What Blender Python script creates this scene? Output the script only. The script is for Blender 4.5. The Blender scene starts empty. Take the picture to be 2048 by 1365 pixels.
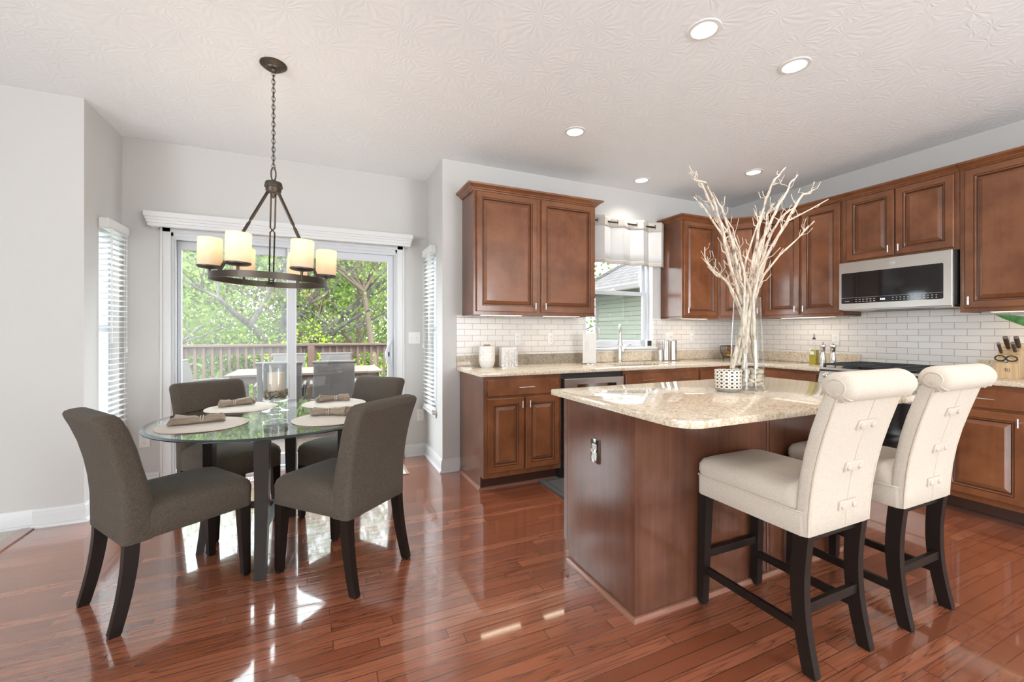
import bpy, bmesh, math, random
from mathutils import Vector, Matrix, Euler
from math import pi, sin, cos, radians
random.seed(7)
SC = bpy.context.scene
COL = SC.collection

# ---------------------------------------------------------------- camera
FPX, YAW, HORIZON, EYE = 852.0, radians(24.2), 664.6, 1.224
cam_d = bpy.data.cameras.new('camera')
cam = bpy.data.objects.new('camera', cam_d)
COL.objects.link(cam)
cam.location = (0, 0, EYE)
cam.rotation_euler = (pi/2, 0, -YAW)
cam_d.sensor_width = 36.0
cam_d.lens = 36.0*FPX/2048
cam_d.shift_y = (HORIZON-682.5)/2048
cam_d.clip_start = 0.03
cam_d.clip_end = 300
SC.camera = cam

# ---------------------------------------------------------------- sky, sun, daylight, exposure
SC.view_settings.view_transform = 'Standard'
SC.view_settings.look = 'None'
SC.view_settings.exposure = 0.17
SC.view_settings.gamma = 1.0
SC.view_settings.use_curve_mapping = False
world = bpy.data.worlds.new('sky')
SC.world = world
world.use_nodes = True
wn = world.node_tree
bg = wn.nodes['Background']
bg.inputs['Color'].default_value = (0.86, 0.93, 1.0, 1)
bg.inputs['Strength'].default_value = 11.0

def lamp(name, typ, loc, energy, color=(1, 1, 1), **kw):
    d = bpy.data.lights.new(name, typ)
    d.energy = energy
    d.color = color
    rot = kw.pop('rot', None)
    for k, v in kw.items():
        setattr(d, k, v)
    o = bpy.data.objects.new(name, d)
    COL.objects.link(o)
    o.location = loc
    if rot is not None:
        o.rotation_euler = rot
    return o

sun = lamp('sun', 'SUN', (6, -6, 12), 5.0, (1.0, 0.95, 0.86), angle=radians(1.5))
sun.rotation_euler = Vector((0.45, -0.62, 0.75)).to_track_quat('Z', 'Y').to_euler()
# unseen area lamps added as fill, behind and left of the camera
lamp('added_fill', 'AREA', (3.2, -3.93, 1.45), 55, (0.97, 0.985, 1.0), shape='RECTANGLE', size=1.9, size_y=2.1, rot=(pi/2, 0, 0))
for wy in (-3.0, -1.1):
    lamp('added_fill', 'AREA', (-4.23, wy, 1.45), 20, (0.97, 0.985, 1.0), shape='RECTANGLE', size=1.7, size_y=2.1, rot=(pi/2, 0, -pi/2))

# sampling portals in the sliding door and the kitchen window: the sky is what lights through them
for pl, psx, psy in (((-0.2, 4.40, 1.0), 1.75, 1.95), ((2.88, 3.80, 1.62), 0.86, 1.12)):
    po = lamp('sky_portal', 'AREA', pl, 1, shape='RECTANGLE', size=psx, size_y=psy, rot=(-pi/2, 0, 0))
    po.data.cycles.is_portal = True

# ---------------------------------------------------------------- shader helpers
class NB:
    def __init__(s, name, **pr):
        s.mat = bpy.data.materials.new(name)
        s.mat.use_nodes = True
        s.nt = s.mat.node_tree
        s.b = s.nt.nodes['Principled BSDF']
        s.out = s.nt.nodes['Material Output']
        s.tc = None
        s.set(**pr)
    def set(s, **pr):
        names = dict(color='Base Color', rough='Roughness', metal='Metallic', spec='Specular IOR Level', coat='Coat Weight',
                     coatr='Coat Roughness', normal='Normal', sheen='Sheen Weight', trans='Transmission Weight', ior='IOR', emit='Emission Color', emits='Emission Strength', aniso='Anisotropic')
        for k, v in pr.items():
            s.plug(s.b.inputs[names[k]], v)
        return s
    def plug(s, inp, v):
        if isinstance(v, bpy.types.NodeSocket):
            s.nt.links.new(v, inp)
        elif isinstance(v, (tuple, list)) and inp.type == 'RGBA' and len(v) == 3:
            inp.default_value = (*v, 1)
        else:
            inp.default_value = v
    def n(s, t, ins=None, **kw):
        nd = s.nt.nodes.new(t)
        for k, v in kw.items():
            setattr(nd, k, v)
        for k, v in (ins or {}).items():
            s.plug(nd.inputs[k], v)
        return nd
    def m(s, op, a, b=0.0, c=0.0, clamp=False):
        nd = s.n('ShaderNodeMath', {0: a, 1: b, 2: c}, operation=op)
        nd.use_clamp = clamp
        return nd.outputs[0]
    def co(s, scale=(1, 1, 1), kind='Object'):
        if s.tc is None:
            s.tc = s.n('ShaderNodeTexCoord')
        if scale == (1, 1, 1):
            return s.tc.outputs[kind]
        return s.n('ShaderNodeVectorMath', {0: s.tc.outputs[kind], 1: scale}, operation='MULTIPLY').outputs[0]
    def noise(s, scale, vec=None, detail=3, rough=0.5, dist=0.0, out=0):
        ins = {'Scale': scale, 'Detail': detail, 'Roughness': rough, 'Distortion': dist, 'Vector': vec if vec is not None else s.co()}
        return s.n('ShaderNodeTexNoise', ins).outputs[out]
    def ramp(s, fac, stops, interp='LINEAR'):
        nd = s.n('ShaderNodeValToRGB', {0: fac})
        cr = nd.color_ramp
        cr.interpolation = interp
        while len(cr.elements) < len(stops):
            cr.elements.new(0.5)
        for e, (p, c) in zip(cr.elements, stops):
            e.position = p
            e.color = (*c, 1) if len(c) == 3 else c
        return nd.outputs[0]
    def mix(s, fac, a, b, blend='MIX'):
        nd = s.n('ShaderNodeMix', data_type='RGBA', blend_type=blend)
        s.plug(nd.inputs[0], fac); s.plug(nd.inputs[6], a); s.plug(nd.inputs[7], b)
        return nd.outputs[2]
    def sep(s, v):
        return s.n('ShaderNodeSeparateXYZ', {0: v}).outputs
    def comb(s, x, y, z=0.0):
        return s.n('ShaderNodeCombineXYZ', {0: x, 1: y, 2: z}).outputs[0]
    def bump(s, h, strength=0.3, dist=0.01):
        s.set(normal=s.n('ShaderNodeBump', {'Height': h, 'Strength': strength, 'Distance': dist}).outputs[0])
        return s

def plain(name, color, rough=0.5, metal=0.0, **kw):
    return NB(name, color=color, rough=rough, metal=metal, **kw).mat

MAT = {}
# painted walls
nb = NB('wall_paint', color=(0.595, 0.575, 0.55), rough=0.75)
nb.bump(nb.noise(260, detail=2), 0.12, 0.002); MAT['wall'] = nb.mat
# ceiling with stamped crow's foot texture
nb = NB('ceiling_stomp', color=(0.90, 0.915, 0.925), rough=0.85)
vo = nb.n('ShaderNodeTexVoronoi', {'Vector': nb.co(), 'Scale': 5.0, 'Randomness': 1.0})
vo.voronoi_dimensions = '2D'
dv = nb.n('ShaderNodeVectorMath', {0: nb.co((5, 5, 5)), 1: nb.n('ShaderNodeVectorMath', {0: vo.outputs['Position'], 1: (5, 5, 5)}, operation='MULTIPLY').outputs[0]}, operation='SUBTRACT').outputs[0]
sx = nb.sep(dv)
ang = nb.m('ARCTAN2', sx[1], sx[0])
wob = nb.noise(9, detail=2)
st = nb.m('SINE', nb.m('ADD', nb.m('MULTIPLY', ang, 15), nb.m('MULTIPLY', wob, 16)))
nb.bump(nb.m('MULTIPLY', st, nb.noise(14, detail=1)), 0.17, 0.005); MAT['ceiling'] = nb.mat
MAT['trim'] = plain('trim_white', (0.70, 0.695, 0.685), 0.38)
MAT['vinyl'] = plain('vinyl_white', (0.62, 0.63, 0.65), 0.32)
nb = NB('oak_floor')
P = nb.sep(nb.co())
PW, PL = 0.0572, 0.92
ry = nb.m('DIVIDE', P[1], PW)
row = nb.m('FLOOR', ry)
fr = nb.m('FRACT', ry)
r1 = nb.n('ShaderNodeTexWhiteNoise', {'W': row}, noise_dimensions='1D').outputs[0]
px = nb.m('ADD', nb.m('DIVIDE', P[0], PL), nb.m('MULTIPLY', r1, 7.3))
pid = nb.m('FLOOR', px)
fx_ = nb.m('FRACT', px)
rnd = nb.n('ShaderNodeTexWhiteNoise', {'Vector': nb.comb(row, pid)}, noise_dimensions='2D')
rc = rnd.outputs[0]
shift = nb.m('MULTIPLY', rc, 40.0)
gv = nb.comb(nb.m('ADD', nb.m('MULTIPLY', P[0], 0.9), shift), nb.m('ADD', nb.m('MULTIPLY', P[1], 17.0), shift), shift)
big = nb.noise(1.0, gv, detail=2, rough=0.5, dist=0.3)
rings = nb.m('ABSOLUTE', nb.m('SINE', nb.m('MULTIPLY', big, 30.0)))
fine = nb.noise(1.0, nb.comb(nb.m('MULTIPLY', P[0], 14.0), nb.m('MULTIPLY', P[1], 420.0), shift), detail=3, rough=0.6)
ringd = nb.m('POWER', nb.m('SUBTRACT', 1.0, rings), 3.0)
ringd = nb.m('MULTIPLY', ringd, nb.m('GREATER_THAN', rc, 0.35))
base = nb.ramp(rc, [(0.0, (0.215, 0.063, 0.028)), (0.35, (0.255, 0.077, 0.036)), (0.7, (0.305, 0.096, 0.046)), (1.0, (0.365, 0.124, 0.063))])
c1 = nb.mix(nb.m('MULTIPLY', ringd, 0.62), base, (0.07, 0.018, 0.009))
c2 = nb.mix(nb.m('MULTIPLY', nb.m('GREATER_THAN', fine, 0.58), 0.16), c1, (0.10, 0.025, 0.013))
ex = nb.m('MULTIPLY', nb.m('MINIMUM', fx_, nb.m('SUBTRACT', 1.0, fx_)), PL)
ey = nb.m('MULTIPLY', nb.m('MINIMUM', fr, nb.m('SUBTRACT', 1.0, fr)), PW)
edge = nb.m('MINIMUM', ex, ey)
seam = nb.m('LESS_THAN', edge, 0.0017)
c3 = nb.mix(nb.m('MULTIPLY', seam, 0.75), c2, (0.05, 0.014, 0.008))
nb.b.inputs['Coat IOR'].default_value = 1.75
nb.set(color=c3, rough=nb.m('ADD', 0.16, nb.m('MULTIPLY', nb.noise(3.0), 0.08)), spec=1.0, coat=1.0, coatr=0.05)
cup = nb.m('MULTIPLY', nb.m('POWER', nb.m('ABSOLUTE', nb.m('SUBTRACT', fr, 0.5)), 4.0), -9.0)
tilt = nb.m('MULTIPLY', nb.m('SUBTRACT', rc, 0.5), nb.m('MULTIPLY', fr, 0.16))
hgt = nb.m('ADD', nb.m('ADD', cup, tilt), nb.m('MULTIPLY', nb.m('MINIMUM', edge, 0.0036), 330.0))
hgt = nb.m('ADD', hgt, nb.m('MULTIPLY', nb.noise(7.0, detail=1), 0.18))
nb.bump(hgt, 0.22, 0.0011)
MAT['floor'] = nb.mat

def cabinet_wood(name, lo, hi, grain=0.25, rough=0.30):
    nb = NB(name)
    blot = nb.noise(3.2, detail=4, rough=0.6)
    gr = nb.noise(1.0, nb.co((34, 34, 1.6)), detail=5, rough=0.65, dist=0.6)
    f = nb.m('ADD', nb.m('MULTIPLY', blot, 1.0-grain), nb.m('MULTIPLY', gr, grain))
    nb.set(color=nb.ramp(f, [(0.34, lo), (0.66, hi)]), rough=rough, spec=0.4, coat=0.35, coatr=0.14)
    nb.bump(gr, 0.05, 0.001)
    return nb.mat
MAT['cab'] = cabinet_wood('cherry_cabinet', (0.135, 0.047, 0.019), (0.255, 0.098, 0.041), 0.15, 0.25)
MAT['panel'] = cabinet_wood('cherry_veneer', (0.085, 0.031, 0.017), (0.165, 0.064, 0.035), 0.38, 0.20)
MAT['mould_sheen'] = plain('cherry_moulding_sheen', (0.27, 0.125, 0.085), 0.16)  # lighter colour paints in the sheen that falls on the shoe moulding
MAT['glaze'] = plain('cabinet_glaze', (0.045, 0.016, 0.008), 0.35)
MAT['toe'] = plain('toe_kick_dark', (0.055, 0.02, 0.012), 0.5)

nb = NB('granite', rough=0.07, spec=0.55)
n1 = nb.noise(75, detail=4, rough=0.7)
n2 = nb.noise(150, detail=3, rough=0.7, dist=0.6)
n3 = nb.noise(17, detail=3, rough=0.6, dist=1.0)
c = nb.ramp(n1, [(0.28, (0.34, 0.25, 0.165)), (0.42, (0.60, 0.48, 0.345)), (0.54, (0.72, 0.625, 0.49)), (0.72, (0.80, 0.745, 0.65))])
c = nb.mix(nb.m('MULTIPLY', nb.m('GREATER_THAN', n3, 0.60), 0.45), c, (0.42, 0.29, 0.175))
c = nb.mix(nb.m('MULTIPLY', nb.m('GREATER_THAN', n2, 0.64), 0.9), c, (0.075, 0.05, 0.035))
c = nb.mix(nb.m('MULTIPLY', nb.m('LESS_THAN', n2, 0.35), 0.7), c, (0.27, 0.22, 0.185))
nb.set(color=c); MAT['granite'] = nb.mat

def tiles(name, axis, off):
    nb = NB(name)
    p = nb.sep(nb.co())
    v = nb.comb(nb.m('ADD', p[axis], off), nb.m('SUBTRACT', p[2], 1.0358))
    br = nb.n('ShaderNodeTexBrick', {'Vector': v, 'Color1': (0.74, 0.70, 0.65, 1), 'Color2': (0.80, 0.765, 0.72, 1), 'Mortar': (0.36, 0.29, 0.24, 1),
              'Scale': 1.0, 'Mortar Size': 0.0016, 'Mortar Smooth': 0.0, 'Brick Width': 0.1475, 'Row Height': 0.0531, 'Bias': 0.0})
    nb.set(color=br.outputs[0], rough=nb.m('ADD', 0.26, nb.m('MULTIPLY', br.outputs[1], 0.5)), spec=0.4)
    h = nb.m('ADD', nb.m('SUBTRACT', 1.0, br.outputs[1]), nb.m('MULTIPLY', nb.noise(12), 0.5))
    nb.bump(h, 0.25, 0.0015)
    return nb.mat
MAT['tile_x'] = tiles('subway_tile_sink_wall', 0, 0.0112)
MAT['tile_y'] = tiles('subway_tile_range_wall', 1, 0.0583)

def fabric(name, lo, hi, sc=420, rough=0.9, sheen=0.25, stretch=(1, 1, 1), bs=0.35):
    nb = NB(name)
    a = nb.noise(sc, nb.co(stretch), detail=2, rough=0.7)
    w = nb.noise(sc*0.3, nb.co((1, 6, 1)), detail=2)
    w2 = nb.noise(sc*0.3, nb.co((6, 1, 1)), detail=2)
    f = nb.m('ADD', nb.m('MULTIPLY', a, 0.55), nb.m('MULTIPLY', nb.m('ADD', w, w2), 0.225))
    nb.set(color=nb.ramp(f, [(0.38, lo), (0.62, hi)]), rough=rough, sheen=sheen, spec=0.2)
    nb.bump(f, bs, 0.002)
    return nb.mat
MAT['taupe'] = fabric('taupe_weave', (0.048, 0.037, 0.027), (0.112, 0.089, 0.067), sheen=0.05)
MAT['cream'] = fabric('cream_linen', (0.48, 0.415, 0.335), (0.62, 0.55, 0.46), bs=0.25, sheen=0.1)
MAT['piping'] = plain('cream_piping', (0.56, 0.485, 0.39), 0.85)
MAT['linen'] = fabric('napkin_linen', (0.22, 0.165, 0.115), (0.36, 0.285, 0.215), 300)
MAT['mat_straw'] = fabric('placemat_weave', (0.60, 0.52, 0.43), (0.74, 0.66, 0.56), 350)
MAT['curtain'] = fabric('white_sheer_linen', (0.58, 0.57, 0.545), (0.66, 0.65, 0.63), 300, sheen=0.0, bs=0.1)
MAT['curtain_band'] = fabric('grey_linen_band', (0.46, 0.42, 0.37), (0.54, 0.50, 0.455), 300, sheen=0.0)
MAT['carpet'] = fabric('beige_carpet', (0.42, 0.37, 0.32), (0.66, 0.61, 0.55), 160, bs=1.0)
MAT['rubber_mat'] = fabric('dark_floor_mat', (0.03, 0.028, 0.026), (0.085, 0.08, 0.075), 200)
MAT['jute'] = fabric('cream_woven_rug', (0.58, 0.50, 0.40), (0.80, 0.73, 0.63), 120, bs=0.9)
MAT['espresso'] = plain('espresso_wood', (0.014, 0.009, 0.007), 0.36, spec=0.22)
MAT['tableleg'] = plain('table_leg_wood', (0.022, 0.016, 0.0135), 0.38, spec=0.25)
MAT['steel'] = plain('brushed_steel', (0.62, 0.59, 0.55), 0.30, 1.0)
MAT['nickel'] = plain('satin_nickel', (0.66, 0.62, 0.57), 0.27, 1.0)
MAT['chrome'] = plain('dark_chrome', (0.42, 0.41, 0.40), 0.12, 1.0)
MAT['bronze'] = plain('bronze_metal', (0.085, 0.068, 0.055), 0.42, 0.75)
MAT['blackgloss'] = plain('black_glass', (0.012, 0.011, 0.011), 0.05, spec=0.6)
MAT['blackplastic'] = plain('black_plastic', (0.018, 0.017, 0.017), 0.4)
MAT['iron'] = plain('cast_iron', (0.03, 0.032, 0.036), 0.5)
MAT['white'] = plain('white_plastic', (0.80, 0.79, 0.76), 0.35)
MAT['ceramic'] = plain('white_ceramic', (0.78, 0.745, 0.69), 0.22)
MAT['wax'] = plain('cream_wax', (0.62, 0.52, 0.42), 0.55)
MAT['darkslot'] = plain('slot_dark', (0.03, 0.025, 0.02), 0.6)
MAT['print'] = plain('print_grey', (0.62, 0.62, 0.62), 0.5)
MAT['printdark'] = plain('print_black', (0.02, 0.016, 0.012), 0.5)
def emitter(name, col, s):
    nb = NB(name, color=(0.8, 0.8, 0.8), rough=0.6, emit=col, emits=s)
    return nb.mat
MAT['led'] = emitter('downlight_lens', (1.0, 0.95, 0.88), 4.0)
MAT['bar_led'] = emitter('cabinet_light_lens', (1.0, 0.82, 0.60), 1.8)
MAT['clock'] = emitter('clock_digits', (0.8, 0.95, 1.0), 3.0)
def archglass(name, tint, f0=0.04, haze=0.0, rough=0.0, power=5.0):
    nb = NB(name)
    lw = nb.n('ShaderNodeLayerWeight', {'Blend': 0.5}).outputs['Facing']
    fac = nb.m('ADD', f0, nb.m('MULTIPLY', nb.m('POWER', lw, power), 1.0-f0))
    t = nb.n('ShaderNodeBsdfTransparent', {'Color': (*tint, 1)}).outputs[0]
    if haze:
        d = nb.n('ShaderNodeBsdfDiffuse', {'Color': (0.75, 0.76, 0.76, 1)}).outputs[0]
        d2 = nb.n('ShaderNodeBsdfTranslucent', {'Color': (0.8, 0.81, 0.8, 1)}).outputs[0]
        dd = nb.n('ShaderNodeMixShader', {0: 0.5, 1: d, 2: d2}).outputs[0]
        t = nb.n('ShaderNodeMixShader', {0: haze, 1: t, 2: dd}).outputs[0]
    g = nb.n('ShaderNodeBsdfGlossy', {'Color': (1, 1, 1, 1), 'Roughness': rough}).outputs[0]
    mx = nb.n('ShaderNodeMixShader', {0: fac, 1: t, 2: g}).outputs[0]
    nb.nt.links.new(mx, nb.out.inputs[0])
    return nb.mat
MAT['pane'] = archglass('window_glass', (0.97, 0.985, 0.98))
MAT['pane_hazy'] = archglass('hazy_window_glass', (0.97, 0.985, 0.98), haze=0.05)  # left door pane with a little diffuse haze mixed in
MAT['tableglass'] = archglass('table_glass', (0.94, 0.975, 0.962), 0.09)
MAT['vaseglass'] = archglass('vase_glass', (0.965, 0.975, 0.97), 0.03, power=5.0)
MAT['glassedge'] = plain('glass_edge_green', (0.012, 0.022, 0.020), 0.2, spec=0.3)
def translucent(name, col, tcol, mixf):
    nb = NB(name)
    d = nb.n('ShaderNodeBsdfDiffuse', {'Color': (*col, 1)}).outputs[0]
    t = nb.n('ShaderNodeBsdfTranslucent', {'Color': (*tcol, 1)}).outputs[0]
    mx = nb.n('ShaderNodeMixShader', {0: mixf, 1: d, 2: t}).outputs[0]
    nb.nt.links.new(mx, nb.out.inputs[0])
    return nb.mat
MAT['shade'] = translucent('amber_glass_shade', (0.86, 0.78, 0.66), (1.0, 0.92, 0.78), 0.62)
MAT['slat'] = translucent('blind_slat', (0.80, 0.80, 0.79), (0.96, 0.965, 0.97), 0.72)

# ---------------------------------------------------------------- mesh helpers
class B:
    """collects shapes in one bmesh and links it as ONE mesh object"""
    def __init__(s, M=None):
        s.bm = bmesh.new()
        s.M = M or Matrix()
    def _xf(s, vs):
        if s.M != Matrix():
            for v in vs:
                v.co = s.M @ v.co
    def box(s, x0, y0, z0, x1, y1, z1, bev=0.0, seg=2):
        m = Matrix.Translation(((x0+x1)/2, (y0+y1)/2, (z0+z1)/2)) @ Matrix.Diagonal((abs(x1-x0), abs(y1-y0), abs(z1-z0), 1))
        r = bmesh.ops.create_cube(s.bm, size=1.0, matrix=m)
        vs = r['verts']
        if bev > 0:
            es = list({e for v in vs for e in v.link_edges})
            r2 = bmesh.ops.bevel(s.bm, geom=es, offset=bev, segments=seg, affect='EDGES', profile=0.5)
            vs = list({v for f in r2['faces'] for v in f.verts} | {v for v in vs if v.is_valid})
        s._xf(vs)
        return s
    def loft(s, rings, cap0=True, cap1=True, closed=True):
        vr = [[s.bm.verts.new(p) for p in r] for r in rings]
        n = len(rings[0])
        for a, b in zip(vr, vr[1:]):
            for i in range(n if closed else n-1):
                j = (i+1) % n
                s.bm.faces.new((a[i], a[j], b[j], b[i]))
        if cap0: s.bm.faces.new(vr[0][::-1])
        if cap1: s.bm.faces.new(vr[-1])
        s._xf([v for r in vr for v in r])
        return s
    def tube(s, pts, r, n=8, cap=True):
        pts = [Vector(p) for p in pts]
        rs = r if isinstance(r, (list, tuple)) else [r]*len(pts)
        rings = []
        u = None
        for i, p in enumerate(pts):
            d = (pts[min(i+1, len(pts)-1)]-pts[max(i-1, 0)]).normalized()
            if u is None:
                u = d.orthogonal().normalized()
            else:
                u = (u-d*u.dot(d))
                u = u.normalized() if u.length > 1e-6 else d.orthogonal().normalized()
            w = d.cross(u)
            rings.append([p+(u*cos(2*pi*k/n)+w*sin(2*pi*k/n))*rs[i] for k in range(n)])
        return s.loft(rings, cap, cap)
    def ring(s, pts, r, n=6):
        """closed tube"""
        pts = [Vector(p) for p in pts]
        N = len(pts)
        nrm = Vector((0, 0, 0))
        for i in range(N):
            nrm += pts[i].cross(pts[(i+1) % N])
        c = sum(pts, Vector())/N
        nrm = sum(((pts[i]-c).cross(pts[(i+1) % N]-c) for i in range(N)), Vector()).normalized()
        vr = []
        for i in range(N):
            d = (pts[(i+1) % N]-pts[i-1]).normalized()
            w = d.cross(nrm).normalized()
            vr.append([s.bm.verts.new(pts[i]+(nrm*cos(2*pi*k/n)+w*sin(2*pi*k/n))*r) for k in range(n)])
        for i in range(N):
            a, b = vr[i], vr[(i+1) % N]
            for k in range(n):
                s.bm.faces.new((a[k], a[(k+1) % n], b[(k+1) % n], b[k]))
        s._xf([v for q in vr for v in q])
        return s
    def lathe(s, prof, c=(0, 0, 0), n=24, cap0=True, cap1=True):
        rings = [[Vector((c[0]+r*cos(2*pi*k/n), c[1]+r*sin(2*pi*k/n), c[2]+z)) for k in range(n)] for r, z in prof]
        return s.loft(rings, cap0, cap1)
    def prism(s, poly, z0, z1):
        return s.loft([[Vector((x, y, z0)) for x, y in poly], [Vector((x, y, z1)) for x, y in poly]])
    def sweep(s, prof, path, ups=None, cap=True):
        """prof: list of (out, z) offsets; path: list of ((x,y),(nx,ny)) with miter normals"""
        rings = [[Vector((p[0]+nn[0]*o, p[1]+nn[1]*o, z)) for o, z in prof] for p, nn in path]
        return s.loft(rings, cap, cap)
    def sphere(s, c, r, sub=2, scale=(1, 1, 1)):
        rr = bmesh.ops.create_icosphere(s.bm, subdivisions=sub, radius=r)
        for v in rr['verts']:
            v.co = Vector((v.co.x*scale[0]+c[0], v.co.y*scale[1]+c[1], v.co.z*scale[2]+c[2]))
        s._xf(rr['verts'])
        return s
    def obj(s, name, mat, parent=None, smooth=None, off=None):
        bmesh.ops.recalc_face_normals(s.bm, faces=s.bm.faces)
        me = bpy.data.meshes.new(name)
        o0 = off
        if o0 is None and parent is not None:
            r = parent
            while r.parent is not None:
                r = r.parent
            o0 = r.location
        if o0 is not None:
            for v in s.bm.verts:
                v.co -= Vector(o0)
        s.bm.to_mesh(me)
        s.bm.free()
        me.materials.append(MAT[mat] if isinstance(mat, str) else mat)
        if smooth is not None:
            me.polygons.foreach_set('use_smooth', [True]*len(me.polygons))
            me.set_sharp_from_angle(angle=radians(smooth))
        o = bpy.data.objects.new(name, me)
        COL.objects.link(o)
        if parent is not None:
            o.parent = parent
        elif off is not None:
            o.location = off
        return o

def tag(o, label, cat, group=None, kind=None):
    o['label'] = label
    o['category'] = cat
    if group: o['group'] = group
    if kind: o['kind'] = kind
    return o
def thing(name, loc, label, cat, group=None, rz=0.0):
    o = bpy.data.objects.new(name, None)
    COL.objects.link(o)
    o.location = loc
    o.rotation_euler = (0, 0, rz)
    o.empty_display_size = 0.05
    return tag(o, label, cat, group)
def struct(b, name, mat, parent=None, smooth=None):
    o = b.obj(name, mat, parent, smooth)
    if parent is None:
        o['kind'] = 'structure'
    return o
def copy_tree(o, loc=None, rz=None, label=None, group=None):
    def rec(q, par):
        c = q.copy()
        COL.objects.link(c)
        if par is not None:
            c.parent = par
        for ch in list(q.children):
            rec(ch, c)
        return c
    c = rec(o, None)
    if loc is not None: c.location = loc
    if rz is not None: c.rotation_euler = (0, 0, rz)
    if label: c['label'] = label
    if group: c['group'] = group
    return c
def text(body, name, size, M, mat, parent, extrude=0.0004):
    cu = bpy.data.curves.new(name, 'FONT')
    cu.body = body
    cu.size = size
    cu.align_x = 'CENTER'; cu.align_y = 'CENTER'
    cu.extrude = extrude
    cu.materials.append(MAT[mat])
    to = bpy.data.objects.new(name, cu)
    COL.objects.link(to)
    bpy.context.view_layer.update()
    me = bpy.data.meshes.new_from_object(to.evaluated_get(bpy.context.evaluated_depsgraph_get()))
    bpy.data.objects.remove(to)
    o = bpy.data.objects.new(name, me)
    COL.objects.link(o)
    o.parent = parent
    r = parent
    while r.parent is not None: r = r.parent
    o.matrix_local = Matrix.Translation(-Vector(r.location)) @ M
    return o
def frame(o, u, v):
    """matrix mapping local (x=u, y=v, z=u x v) to world with origin o"""
    u = Vector(u); v = Vector(v); w = u.cross(v)
    return Matrix(((u.x, v.x, w.x, o[0]), (u.y, v.y, w.y, o[1]), (u.z, v.z, w.z, o[2]), (0, 0, 0, 1)))
# ================================================================ ROOM SHELL
CEIL, YK, YN, XL, XR, XE, YL = 2.74, 3.64, 4.245, -1.40, 0.97, 4.575, 3.66
T = 0.14
YREAR, XWEST = -4.0, -4.3
struct(B().prism([(-1.685, -0.9), (XE, -0.9), (XE, YK), (XR, YK), (XR, YN), (XL, YN), (XL, YL), (-1.685, YL)], -0.12, 0.0), 'floor', 'floor')
struct(B().prism([(XWEST, YREAR), (XE, YREAR), (XE, -0.902), (-1.688, -0.902), (-1.688, YL), (XWEST, YL)], -0.12, 0.004), 'carpet', 'carpet')  # carpet at left; the unseen rear part is added to bounce light upward
struct(B().prism([(-1.688, -0.9), (-1.622, -0.9), (-1.622, YL-0.005), (-1.688, YL-0.005)], 0.0, 0.008), 'trim_1', 'floor')
DOWNLIGHTS = [(1.751, 1.551), (2.456, 1.550), (1.752, 2.739), (2.914, 3.339), (3.735, 2.739), (3.40, 0.2), (1.75, 0.0), (0.3, -1.5), (-1.9, -1.5), (2.4, -1.7)]
b = B()
cp = [(XWEST, YREAR-T), (XE+T, YREAR-T), (XE+T, YK+T), (XR+T, YK+T), (XR+T, YN+T), (XL-T, YN+T), (XL-T, YL+T), (XWEST, YL+T)]
b.loft([[Vector((x, y, z)) for x, y in cp] for z in (CEIL, CEIL+0.25)], False, True)
for x, y in DOWNLIGHTS:
    ring_ = [b.bm.verts.new((x+0.0605*cos(2*pi*k/32), y+0.0605*sin(2*pi*k/32), CEIL)) for k in range(32)]
    for k in range(32): b.bm.edges.new((ring_[k], ring_[(k+1) % 32]))
es = [ed for ed in b.bm.edges if all(abs(v.co.z-CEIL) < 1e-6 for v in ed.verts) and len(ed.link_faces) < 2]
bmesh.ops.triangle_fill(b.bm, use_beauty=True, use_dissolve=False, edges=es)
struct(b, 'ceiling', 'ceiling')

def wall_with_hole(axis, f, back, a0, a1, hole, name):
    """a wall in the plane axis=f, thickness towards back, spanning a0..a1, hole=(h0,h1,z0,z1)"""
    b = B()
    h0, h1, z0, z1 = hole
    for (p, q, r, s_) in ((a0, h0, 0, CEIL), (h1, a1, 0, CEIL), (h0, h1, 0, z0), (h0, h1, z1, CEIL)):
        if q-p < 1e-4 or s_-r < 1e-4: continue
        if axis == 'y': b.box(p, min(f, back), r, q, max(f, back), s_)
        else: b.box(min(f, back), p, r, max(f, back), q, s_)
    return struct(b, name, 'wall')
struct(B().box(XWEST, YL, 0, XL, YL+T, CEIL), 'wall_left', 'wall')
DX0, DX1, DZ = -1.10, 0.685, 2.03
wall_with_hole('y', YN, YN+T, XL-T, XR+T, (DX0, DX1, 0.0, DZ), 'wall_back')
LW0, LW1, LWZ0, LWZ1 = 3.86, 4.19, 0.49, 2.0
wall_with_hole('x', XL, XL-T, YL+T, YN, (LW0, LW1, LWZ0, LWZ1), 'wall_nook_left')
wall_with_hole('x', XR, XR+T, YK, YN, (LW0, LW1, LWZ0, LWZ1), 'wall_nook_right')
KX0, KX1, KZ0, KZ1 = 2.435, 3.335, 1.06, 2.22
wall_with_hole('y', YK, YK+T, XR+T, XE+T, (KX0, KX1, KZ0, KZ1), 'wall_kitchen')
struct(B().box(XE, YREAR-T, 0, XE+T, YK, CEIL), 'wall_right', 'wall')
def wall_with_openings(axis, f, back, a0, a1, cs, hw, name):  # unseen walls; their openings are added to let fill light in
    b = B()
    es = [a0]
    for c_ in cs: es += [c_-hw, c_+hw]
    es.append(a1)
    def bx(p, q, z0, z1):
        if axis == 'y': b.box(p, min(f, back), z0, q, max(f, back), z1)
        else: b.box(min(f, back), p, z0, max(f, back), q, z1)
    for i in range(0, len(es), 2): bx(es[i], es[i+1], 0, CEIL)
    for i in range(1, len(es)-1, 2):
        bx(es[i], es[i+1], 0, 0.38); bx(es[i], es[i+1], 2.5, CEIL)
    struct(b, name, 'wall')
wall_with_openings('x', XWEST, XWEST-T, YREAR-T, YL+T, (-3.0, -1.1), 0.86, 'wall_west')
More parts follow.
